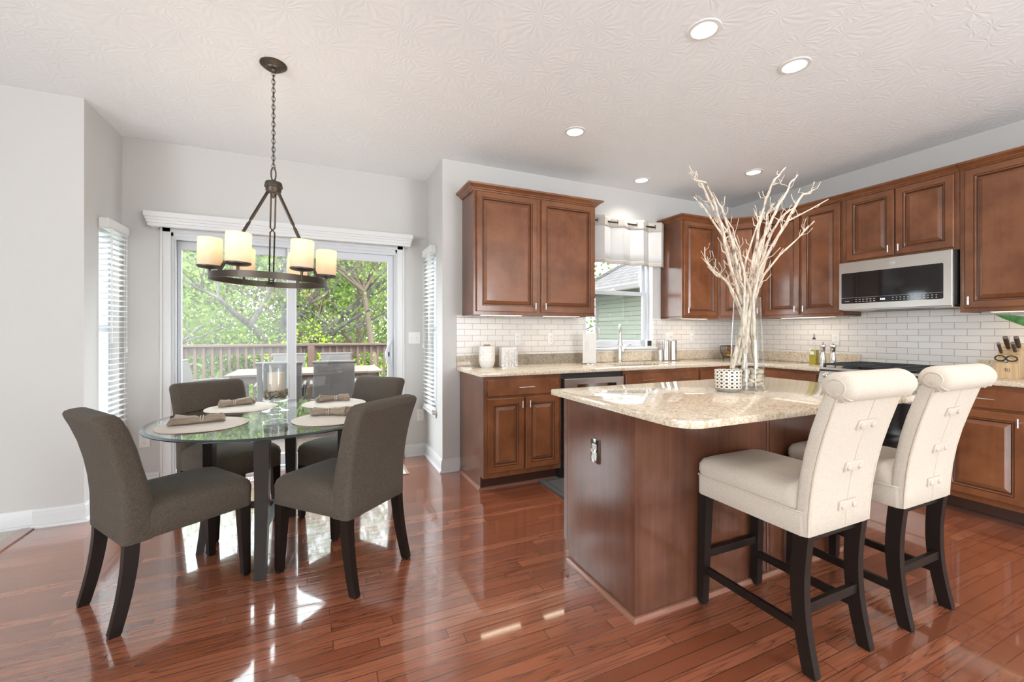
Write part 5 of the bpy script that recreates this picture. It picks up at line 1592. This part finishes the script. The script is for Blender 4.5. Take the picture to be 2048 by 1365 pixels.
bark = NB('bleached_bark', rough=0.75)
nz = bark.noise(1.0, bark.co((60, 60, 22)), detail=3, rough=0.6)
bark.set(color=bark.ramp(nz, [(0.30, (0.16, 0.12, 0.09)), (0.40, (0.50, 0.40, 0.31)), (0.58, (0.70, 0.60, 0.49)), (0.75, (0.82, 0.74, 0.64))]))
bark.bump(nz, 0.5, 0.004); MAT['bark'] = bark.mat
Pm = 1/359.0
Fd = Vector((sin(YAW), cos(YAW), 0)); Rd = Vector((cos(YAW), -sin(YAW), 0))
def vp(lx, z, dep):     # lateral (towards picture right), height over island, depth
    q = Rd*lx+Fd*dep
    return Vector((WX+q.x, WY+q.y, ZC+z))
BR = [('branch reaching furthest to the upper left of the vase', 0.02, -0.10, [(8, 60), (4, 120), (-12, 180), (-40, 236), (-62, 296), (-84, 346), (-107, 384), (-131, 390)], 0.011),
      ('branch at upper left with an upright forked tip', 0.03, -0.05, [(12, 70), (2, 130), (-8, 178), (-28, 246), (-54, 306), (-82, 356), (-102, 392), (-117, 399), (-114, 415)], 0.0105),
      ('branch in the middle of the left bundle', -0.01, 0.05, [(-4, 70), (-4, 140), (-2, 176), (-17, 236), (-36, 296), (-57, 336), (-78, 371), (-92, 386)], 0.0100),
      ('low branch bending out to the left of the vase', 0.02, 0.03, [(6, 90), (-10, 150), (-20, 178), (-37, 216), (-54, 224), (-67, 236), (-77, 256), (-77, 281)], 0.0085),
      ('short branch drooping left above the vase rim', -0.01, -0.02, [(4, 90), (-12, 150), (-24, 182), (-44, 212), (-62, 226), (-76, 240), (-82, 250)], 0.0075),
      ('tallest straight branch rising above the vase', 0.00, 0.02, [(-22, 60), (-10, 120), (0, 178), (10, 226), (28, 316), (43, 376), (63, 416), (86, 441)], 0.0115),
      ('tall branch with a hooked tip reaching to the upper right', -0.02, 0.08, [(-32, 40), (-14, 110), (-2, 166), (10, 216), (43, 296), (73, 346), (98, 386), (113, 404), (120, 421), (141, 443)], 0.0110),
      ('branch reaching furthest to the right of the vase', 0.02, 0.06, [(-12, 60), (4, 120), (19, 178), (33, 221), (54, 271), (88, 321), (113, 361), (136, 394), (153, 398), (160, 410)], 0.0120),
      ('thin branch crossing right before the cabinets', -0.03, -0.06, [(13, 40), (10, 110), (6, 176), (13, 231), (33, 276), (58, 321), (88, 336), (133, 361)], 0.0080),
      ('branch bending low to the right of the vase', 0.01, -0.05, [(-7, 40), (4, 110), (13, 176), (28, 221), (58, 261), (93, 296), (118, 324)], 0.0085),
      ('thin upright branch left of the middle', -0.03, 0.04, [(-12, 80), (-12, 140), (-10, 176), (-7, 236), (-14, 276), (-22, 316), (-37, 346)], 0.0075),
      ('thin upright branch in the middle of the bundle', 0.04, -0.03, [(3, 40), (2, 110), (-4, 176), (0, 256), (18, 326), (7, 351)], 0.0080)]
BR += [('inner branch of the left bundle', 0.03, -0.08, [(14, 50), (6, 120), (-2, 178), (-22, 240), (-46, 300), (-68, 345), (-88, 372)], 0.0105),
       ('branch on the right side of the left bundle', -0.02, 0.02, [(-8, 60), (0, 130), (6, 178), (-10, 246), (-30, 300), (-50, 330), (-58, 352)], 0.0100),
       ('crooked branch between the two bundles', 0.01, -0.09, [(18, 50), (8, 120), (0, 178), (18, 240), (30, 300), (46, 330), (66, 344)], 0.0095),
       ('short crooked branch at the front of the vase', 0.03, -0.10, [(-18, 50), (-4, 120), (12, 178), (22, 230), (20, 270), (30, 300)], 0.0090),
       ('branch inside the right bundle', -0.01, 0.07, [(-20, 50), (0, 120), (12, 178), (26, 240), (48, 300), (60, 350), (72, 372)], 0.0100)]
rs = random.Random(21)
for lb, d0, d1, pts, r0 in BR:
    P3 = [vp(u*Pm, v*Pm, d0+(d1*2.2-d0)*max(0, (v-170)/280) if v > 170 else d0*0.7) for u, v in pts]
    # smooth and roughen
    Q = []
    for i in range(len(P3)-1):
        for k in range(3):
            q = k/3
            p = P3[i].lerp(P3[i+1], q)
            if i or k: p = p+Vector((rs.uniform(-1, 1), rs.uniform(-1, 1), rs.uniform(-1, 1)))*0.003*(1 if pts[i][1] > 175 else 0.4)
            Q.append(p)
    Q.append(P3[-1])
    n = len(Q)
    r0 *= 1.12
    rad = [r0*(1-0.72*(i/(n-1))**0.9)*(1+0.12*sin(i*2.1)) for i in range(n)]
    b = B().tube(Q, rad, 8)
    start = next(i for i in range(n) if Q[i].z > ZC+0.53)
    for k in range(int(10+6*rs.random())):
        i = rs.randint(start, n-2)
        base = Q[i]
        dirm = (Q[min(n-1, i+1)]-Q[i-1]).normalized()
        out = Vector((rs.uniform(-1, 1), rs.uniform(-1, 1), rs.uniform(-0.1, 0.6))).normalized()
        L_ = rs.uniform(0.05, 0.13)*(1-0.3*i/n)
        p1 = base+(dirm*0.4+out*0.8).normalized()*L_*0.5
        p2 = p1+(dirm*0.9+out*0.35+Vector((rs.uniform(-.4, .4), rs.uniform(-.4, .4), 0.3))).normalized()*L_*0.5
        rr0 = rad[i]*0.5
        b.tube([base, base.lerp(p1, 0.5)+Vector((0, 0, 0.004)), p1, p2], [rr0, rr0*0.85, rr0*0.7, 0.0016], 6)
    tag(b.obj('branch', 'bark', off=tuple(P3[0]), smooth=60), 'bleached bare '+lb, 'branch', 'branches in the tall vase')
# ================================================================ OUTSIDE
gm = NB('woodland_ground', rough=0.95)
gn = gm.noise(1.3, detail=5, rough=0.65)
gm.set(color=gm.ramp(gn, [(0.35, (0.045, 0.066, 0.014)), (0.5, (0.07, 0.10, 0.025)), (0.65, (0.083, 0.077, 0.041))])); MAT['ground'] = gm.mat
b = B()
NXg, NYg = 30, 26
vs = [[b.bm.verts.new((-40+80*i/NXg, 4.39+66*j/NYg, -2.7+0.35*sin(i*1.3)*sin(j*0.9)-0.02*(66*j/NYg)*0.6)) for i in range(NXg+1)] for j in range(NYg+1)]
for j in range(NYg):
    for i in range(NXg): b.bm.faces.new((vs[j][i], vs[j][i+1], vs[j+1][i+1], vs[j+1][i]))
struct(b, 'ground', 'ground', smooth=60)

def deckwood(name, lo, hi, rough=0.6):
    nb = NB(name); n_ = nb.noise(1.0, nb.co((3, 60, 60)), detail=3, rough=0.6)
    nb.set(color=nb.ramp(n_, [(0.35, lo), (0.65, hi)]), rough=rough); return nb.mat
MAT['deck'] = deckwood('deck_boards', (0.068, 0.045, 0.031), (0.105, 0.075, 0.053))
MAT['rail'] = plain('railing_stain', (0.068, 0.035, 0.0215), 0.6)
MAT['deck_table'] = deckwood('deck_table_wood', (0.062, 0.039, 0.027), (0.10, 0.068, 0.05), 0.6)
wk_ = NB('grey_wicker', rough=0.6)
wp = wk_.sep(wk_.co())
w1 = wk_.m('SINE', wk_.m('MULTIPLY', wp[2], 520.0)); w2 = wk_.m('SINE', wk_.m('MULTIPLY', wk_.m('ADD', wp[0], wp[1]), 260.0))
wf = wk_.m('MULTIPLY_ADD', wk_.m('MULTIPLY', w1, w2), 0.5, 0.5)
wk_.set(color=wk_.ramp(wf, [(0.2, (0.02, 0.016, 0.0145)), (0.8, (0.082, 0.069, 0.064))])); wk_.bump(wf, 0.6, 0.004); MAT['wicker'] = wk_.mat
# deck floor
DZ0 = -0.06
b = B()
y = 4.40
while y < 8.42:
    b.box(-4.2, y, DZ0-0.03, 3.2, y+0.138, DZ0, 0.002, 1)
    y += 0.144
b.box(-4.2, 8.30, DZ0-0.25, 3.2, 8.34, DZ0-0.031).box(-4.2, 4.40, DZ0-0.25, 3.2, 4.44, DZ0-0.031)
for px_ in (-4.0, -0.5, 3.0): b.box(px_-0.07, 8.16, -3.6, px_+0.07, 8.299, DZ0-0.031)
o = struct(b, 'deck', 'deck')
# railing
RYd, RT = 8.30, 1.020
t = thing('deck_railing', (-0.5, RYd, DZ0), 'brown stained wooden deck railing with balusters seen through the sliding door', 'railing')
B().box(-4.2, RYd-0.09, RT-0.036, 3.2, RYd+0.06, RT, 0.003).obj('cap_rail', 'rail', t)
B().box(-4.2, RYd+0.001, RT-0.165, 3.2, RYd+0.039, RT-0.0365, 0.002).obj('top_rail', 'rail', t)
B().box(-4.2, RYd+0.001, 0.03, 3.2, RYd+0.039, 0.12, 0.002).obj('bottom_rail', 'rail', t)
proto = None
for k in range(62):
    x = -3.93+0.1167*k
    if proto is None:
        proto = B().box(x-0.018, RYd-0.036, 0.0, x+0.018, RYd+0.0005, RT-0.05, 0.001, 1).obj('baluster', 'rail', t)
        x00 = x
    else:
        c = proto.copy(); COL.objects.link(c); c.location.x += x-x00
for x in (-3.85, -2.02, -0.15, 1.72):
    B().box(x-0.052, RYd-0.092, DZ0, x+0.052, RYd+0.0005, RT-0.0365, 0.002).obj('post', 'rail', t)

# deck table
t = thing('deck_table', (-0.13, 6.7, DZ0), 'brown slatted wooden table on the deck', 'outdoor table')
b = B()
for k in range(7):
    y0 = 6.16+0.150*k
    b.box(-1.075, y0, 0.662, 0.80, y0+0.146, 0.690, 0.002, 1)
b.obj('table_top', 'deck_table', t)
B().box(-1.02, 6.20, 0.575, 0.745, 6.225, 0.6615).box(-1.02, 7.135, 0.575, 0.745, 7.16, 0.6615).box(-1.02, 6.20, 0.575, -0.995, 7.16, 0.6615).box(0.72, 6.20, 0.575, 0.745, 7.16, 0.6615).obj('apron', 'deck_table', t)
for x in (-0.98, 0.70):
    for y in (6.24, 7.12): B().box(x-0.04, y-0.04, DZ0, x+0.04, y+0.04, 0.6615).obj('leg', 'deck_table', t)

def make_wicker(label):
    t = thing('wicker_chair', (0, 0, 0), label, 'outdoor chair', 'wicker chairs on the deck')
    b = B()
    prof = [(0.10, -0.20, -0.235), (0.40, -0.20, -0.235), (0.42, -0.205, -0.24), (0.60, -0.225, -0.262), (0.80, -0.262, -0.298), (0.915, -0.292, -0.325), (0.925, -0.295, -0.32)]
    b.loft([rrect(-0.232, yr, 0.232, yf_, 0.014, z, 3) for z, yf_, yr in prof])
    b.obj('backrest', 'wicker', t, smooth=50)
    b = B()
    b.tube([(-0.24, -0.308, 0.918), (0.24, -0.308, 0.918)], 0.021, 8)
    b.obj('braided_rim', 'wicker', t, smooth=60)
    b = B(); b.loft([rrect(-0.235, -0.20, 0.235, 0.25, 0.03, z, 3) for z in (0.36, 0.43, 0.445)]); b.obj('seat', 'wicker', t, smooth=50)
    for sx_ in (-1, 1):
        for y in (-0.20, 0.225):
            B().box(sx_*0.205-0.02, y-0.02, 0, sx_*0.205+0.02, y+0.02, 0.361).obj('leg', 'wicker', t)
        b = B()
        b.tube([(sx_*0.255, -0.25, 0.64), (sx_*0.262, 0.0, 0.66), (sx_*0.262, 0.20, 0.64), (sx_*0.258, 0.24, 0.58), (sx_*0.25, 0.235, 0.40)], 0.018, 8)
        b.obj('arm', 'wicker', t, smooth=60)
    return t
wc = make_wicker('near wicker deck chair on the right with its back to the door')
wc.location = (0.155, 5.93, DZ0)
copy_tree(wc, (-0.435, 5.93, DZ0), 0.0, 'near wicker deck chair behind the door stile and candle holder')
copy_tree(wc, (-0.46, 7.46, DZ0), pi, 'far left wicker chair between the deck table and railing')
copy_tree(wc, (0.235, 7.46, DZ0), pi, 'far right wicker chair between the deck table and railing')
copy_tree(wc, (-1.27, 6.52, DZ0), -pi/2, 'wicker chair at the left end of the deck table')

# ---------------------------------------------------------------- trees
def leafmat(name, a, c, tr):
    nb = NB(name)
    oi = nb.n('ShaderNodeObjectInfo').outputs['Random']
    n_ = nb.noise(1.4, detail=3)
    col = nb.ramp(n_, [(0.35, a), (0.65, c)])
    d = nb.n('ShaderNodeBsdfDiffuse', {'Color': col}).outputs[0]
    tl = nb.n('ShaderNodeBsdfTranslucent', {'Color': col}).outputs[0]
    mx = nb.n('ShaderNodeMixShader', {0: tr, 1: d, 2: tl}).outputs[0]
    nb.nt.links.new(mx, nb.out.inputs[0])
    return nb.mat
MAT['leaf_lime'] = leafmat('spring_leaves', (0.15, 0.27, 0.012), (0.28, 0.42, 0.02), 0.45)
MAT['leaf_pale'] = leafmat('pale_leaves', (0.10, 0.16, 0.03), (0.20, 0.27, 0.065), 0.45)
MAT['leaf_mid'] = leafmat('mid_green_leaves', (0.065, 0.12, 0.018), (0.13, 0.20, 0.04), 0.4)
MAT['leaf_bud'] = leafmat('budding_leaves', (0.125, 0.085, 0.042), (0.19, 0.155, 0.075), 0.4)
tb = NB('tree_bark', rough=0.9); tbn = tb.noise(1.0, tb.co((9, 9, 2)), detail=4)
tb.set(color=tb.ramp(tbn, [(0.35, (0.028, 0.023, 0.019)), (0.65, (0.085, 0.073, 0.062))])); MAT['tbark'] = tb.mat
tb2 = NB('russet_twigs', rough=0.9, color=(0.075, 0.05, 0.034)); MAT['twig'] = tb2.mat

def tree(name, loc, label, cat, H, seed, leafm, nleaf, lsize, crown=(0.35, 1.0), spread=0.5, barkm='tbark', trunk_r=0.16, depth=4, lean=(0, 0), group=None, clus=0.55, forks=3):
    rs = random.Random(seed)
    t = thing(name, loc, label, cat, group)
    b = B()
    tips = []
    def grow(p, d, L, r, lev):
        n = 5
        pts, rad = [p], [r]
        q = p
        dd_ = d
        for i in range(n):
            dd_ = (dd_+Vector((rs.uniform(-1, 1), rs.uniform(-1, 1), rs.uniform(-0.5, 0.8)))*0.16).normalized()
            q = q+dd_*L/n
            pts.append(q); rad.append(r*(1-0.55*(i+1)/n))
            if lev <= depth-2: tips.append((q, lev))
        b.tube(pts, rad, 7 if lev > 2 else (5 if lev > 1 else 4))
        if lev <= 1:
            return
        m_ = forks+(1 if rs.random() > 0.5 else 0)
        for k in range(m_):
            i = rs.randint(1 if lev < depth else 2, n)
            az = rs.random()*2*pi
            up = rs.uniform(0.05, 0.75)
            nd = (dd_*0.55+Vector((cos(az), sin(az), up))*spread*1.4).normalized()
            grow(pts[i], nd, L*rs.uniform(0.5, 0.78), rad[i]*0.68, lev-1)
    grow(Vector((0, 0, 0)), Vector((lean[0], lean[1], 1)).normalized(), H*0.55, trunk_r, depth)
    b.obj('trunk', barkm, t, smooth=60, off=(0, 0, 0))
    if nleaf:
        b = B()
        bm = b.bm
        for i in range(nleaf):
            q, lev = rs.choice(tips)
            if q.z < H*crown[0]*0.6 and rs.random() < 0.8: continue
            c = q+Vector((rs.gauss(0, 1), rs.gauss(0, 1), rs.gauss(0, 0.8)))*clus
            u = Vector((rs.uniform(-1, 1), rs.uniform(-1, 1), rs.uniform(-1, 1))).normalized()
            v = u.orthogonal().normalized()
            v = (v*cos(i)+u.cross(v)*sin(i))
            s_ = lsize*rs.uniform(0.6, 1.3)
            p0, p1, p2, p3 = c-u*s_*0.5, c+v*s_*0.32+u*s_*0.05, c+u*s_*0.55, c-v*s_*0.32+u*s_*0.05
            bm.faces.new([bm.verts.new(p) for p in (p0, p1, p2, p3)])
        b.obj('foliage', leafm, t, off=(0, 0, 0))
    return t
GZ = -2.75
tree('tree', (-4.3, 13.6, GZ), 'large old tree with arching limbs beyond the deck on the left', 'tree', 9.5, 5, 'leaf_pale', 7500, 0.095, (0.3, 1), 0.62, 'tbark', 0.24, 5, (0.05, 0), clus=0.50)
tree('tree', (-0.75, 14.5, GZ), 'leaning tree with a forked trunk behind the middle door stile', 'tree', 10.0, 9, 'leaf_pale', 6500, 0.095, (0.35, 1), 0.55, 'tbark', 0.26, 5, (-0.18, 0.05), clus=0.5)
tree('tree', (1.75, 12.6, GZ), 'bare branched russet tree seen through the right door pane', 'tree', 9.5, 17, 'leaf_bud', 5000, 0.055, (0.2, 1), 0.62, 'twig', 0.14, 5, (-0.10, 0), clus=0.35, forks=4)
tree('tree', (0.9, 15.0, GZ), 'budding twiggy tree behind the russet tree', 'tree', 10.5, 23, 'leaf_bud', 6500, 0.06, (0.2, 1), 0.6, 'twig', 0.15, 5, (0.05, 0), clus=0.45, forks=4)
tree('bush', (0.35, 11.8, GZ), 'bright lime green spring bush above the railing at the right pane', 'bush', 4.0, 31, 'leaf_lime', 3200, 0.075, (0.5, 1), 0.75, 'twig', 0.06, 4, (0.1, 0), clus=0.26)
tree('bush', (-2.6, 11.0, GZ), 'green bush below the railing behind the left door pane', 'bush', 3.6, 37, 'leaf_mid', 4500, 0.08, (0.1, 1), 0.8, 'twig', 0.06, 4, (0, 0), clus=0.45)
protos_ = [tree('tree', (0, 0, 0), 'x', 'tree', 11.0, 41, 'leaf_mid', 4200, 0.22, (0.0, 1), 0.5, 'tbark', 0.2, 4, (0, 0), clus=0.85),
           tree('tree', (0, 0, 0), 'x', 'tree', 11.5, 43, 'leaf_pale', 4200, 0.22, (0.0, 1), 0.5, 'tbark', 0.2, 4, (0, 0), clus=0.85),
           tree('bush', (0, 0, 0), 'x', 'bush', 6.6, 53, 'leaf_pale', 5000, 0.13, (0.05, 1), 0.85, 'twig', 0.07, 4, (0, 0), clus=0.6)]
far_ = [(0, -8.6, 20), (1, -4.9, 20.6), (0, -1.6, 19.8), (1, 1.9, 20.4), (0, 5.2, 20.0), (1, -10.5, 26.0), (0, -7.0, 26.5), (1, -3.4, 26.0), (0, 0.2, 26.6), (1, 3.6, 26.2), (0, 7.2, 26.4), (1, -9.2, 32.5), (0, -5.2, 33), (1, -1.4, 32.4), (0, 2.4, 33), (1, 6.2, 32.6)]
far_ += [(2, x, y) for x, y in ((-5.4, 17.0), (-3.2, 17.6), (-0.9, 18.2), (1.5, 17.8), (3.9, 18.2), (-7.6, 17.8), (6.4, 17.6), (-6.0, 23.4), (-2.4, 23.0), (1.0, 23.6), (4.4, 23.2), (-9.6, 23.2), (-4.4, 29.5), (-0.6, 29.8), (3.2, 29.4))]
rs = random.Random(2)
VV, FF, MM = [], [], []
mats_ = ['tbark', 'twig', 'leaf_mid', 'leaf_pale']
for pi_, x, y in far_:
    M_ = Matrix.Translation((x, y, GZ-0.5-0.012*y)) @ Matrix.Rotation(rs.random()*6.28, 4, 'Z')
    for ch_ in protos_[pi_].children:
        me = ch_.data
        o0 = len(VV)
        mi = mats_.index(next(k for k in mats_ if MAT[k] == me.materials[0]))
        VV += [tuple(M_ @ v.co) for v in me.vertices]
        FF += [tuple(o0+i for i in p.vertices) for p in me.polygons]
        MM += [mi]*len(me.polygons)
me = bpy.data.meshes.new('woodland')
me.from_pydata(VV, [], FF)
for k in mats_: me.materials.append(MAT[k])
me.polygons.foreach_set('material_index', MM)
o = bpy.data.objects.new('woodland', me); COL.objects.link(o)
tag(o, 'dense pale green woodland filling the view beyond the deck and near trees', 'woodland', kind='stuff')
for p_ in protos_:
    for c_ in list(p_.children): bpy.data.objects.remove(c_)
    bpy.data.objects.remove(p_)

# ---------------------------------------------------------------- neighbouring house beyond the kitchen window
MAT['siding'] = None
sd = NB('sage_siding', rough=0.6)
sp_ = sd.sep(sd.co()); fz = sd.m('FRACT', sd.m('DIVIDE', sp_[2], 0.115))
sd.set(color=sd.mix(sd.m('LESS_THAN', fz, 0.10), (0.135, 0.14, 0.11), (0.055, 0.058, 0.045))); sd.bump(sd.m('SUBTRACT', 1.0, fz), 0.6, 0.02); MAT['siding'] = sd.mat
rf = NB('asphalt_shingles', rough=0.9)
rp = rf.sep(rf.co()); rz_ = rf.m('FRACT', rf.m('DIVIDE', rp[2], 0.095))
rn = rf.noise(5, detail=3)
rf.set(color=rf.mix(rf.m('LESS_THAN', rz_, 0.16), rf.ramp(rn, [(0.35, (0.042, 0.036, 0.034)), (0.65, (0.064, 0.056, 0.053))]), (0.10, 0.085, 0.08))); MAT['shingle'] = rf.mat
MAT['gutter'] = plain('gutter_paint', (0.13, 0.115, 0.11), 0.5)
NX0, NY0, NY1 = 7.0, 5.6, 9.86
t = thing('neighbor_house', (NX0, NY1, GZ), 'neighbouring house with sage green siding and a hip roof beyond the sink window', 'house')
B().box(NX0, NY0, GZ-0.6, NX0+8, NY1, 2.30).obj('wall', 'siding', t)
B().box(NX0-0.02, NY1-0.10, GZ-0.6, NX0+0.10, NY1+0.02, 2.30).obj('corner_trim', 'gutter', t)
ex0, ey0, ey1, ez = NX0-0.45, NY0-0.45, NY1+0.45, 2.34
b = B()
ym = (ey0+ey1)/2; hr = (ey1-ey0)/2
rx = ex0+hr
V4 = [b.bm.verts.new(p) for p in ((ex0, ey0, ez), (ex0, ey1, ez), (NX0+8, ey1, ez), (NX0+8, ey0, ez), (rx, ym, ez+hr*0.72), (NX0+8, ym, ez+hr*0.72))]
for f in ((0, 1, 4), (1, 2, 5, 4), (0, 4, 5, 3), (0, 3, 2, 1), (2, 3, 5)): b.bm.faces.new([V4[i] for i in f])
b.obj('roof', 'shingle', t)
b = B()
for (p, q) in (((ex0, ey1, ez), (rx, ym, ez+hr*0.72)), ((ex0, ey0, ez), (rx, ym, ez+hr*0.72))):
    b.tube([Vector(p)+Vector((0, 0, 0.02)), Vector(q)+Vector((0, 0, 0.02))], 0.06, 6)
b.obj('hip_cap', 'shingle', t)
B().box(ex0-0.10, ey0-0.1, ez-0.13, ex0-0.001, ey1+0.1, ez+0.005, 0.02).box(ex0-0.10, ey1+0.001, ez-0.13, NX0+8, ey1+0.10, ez+0.005, 0.02).obj('gutter', 'gutter', t)
B().box(ex0, ey0, ez-0.04, NX0-0.001, ey1, ez-0.003).obj('soffit', 'gutter', t)
tree('tree', (7.2, 13.5, GZ), 'leafy tree behind the neighbouring house at left of the sink window', 'tree', 9.0, 61, 'leaf_mid', 3000, 0.16, (0.2, 1), 0.7, 'tbark', 0.2, 4, (0, 0), clus=0.6)
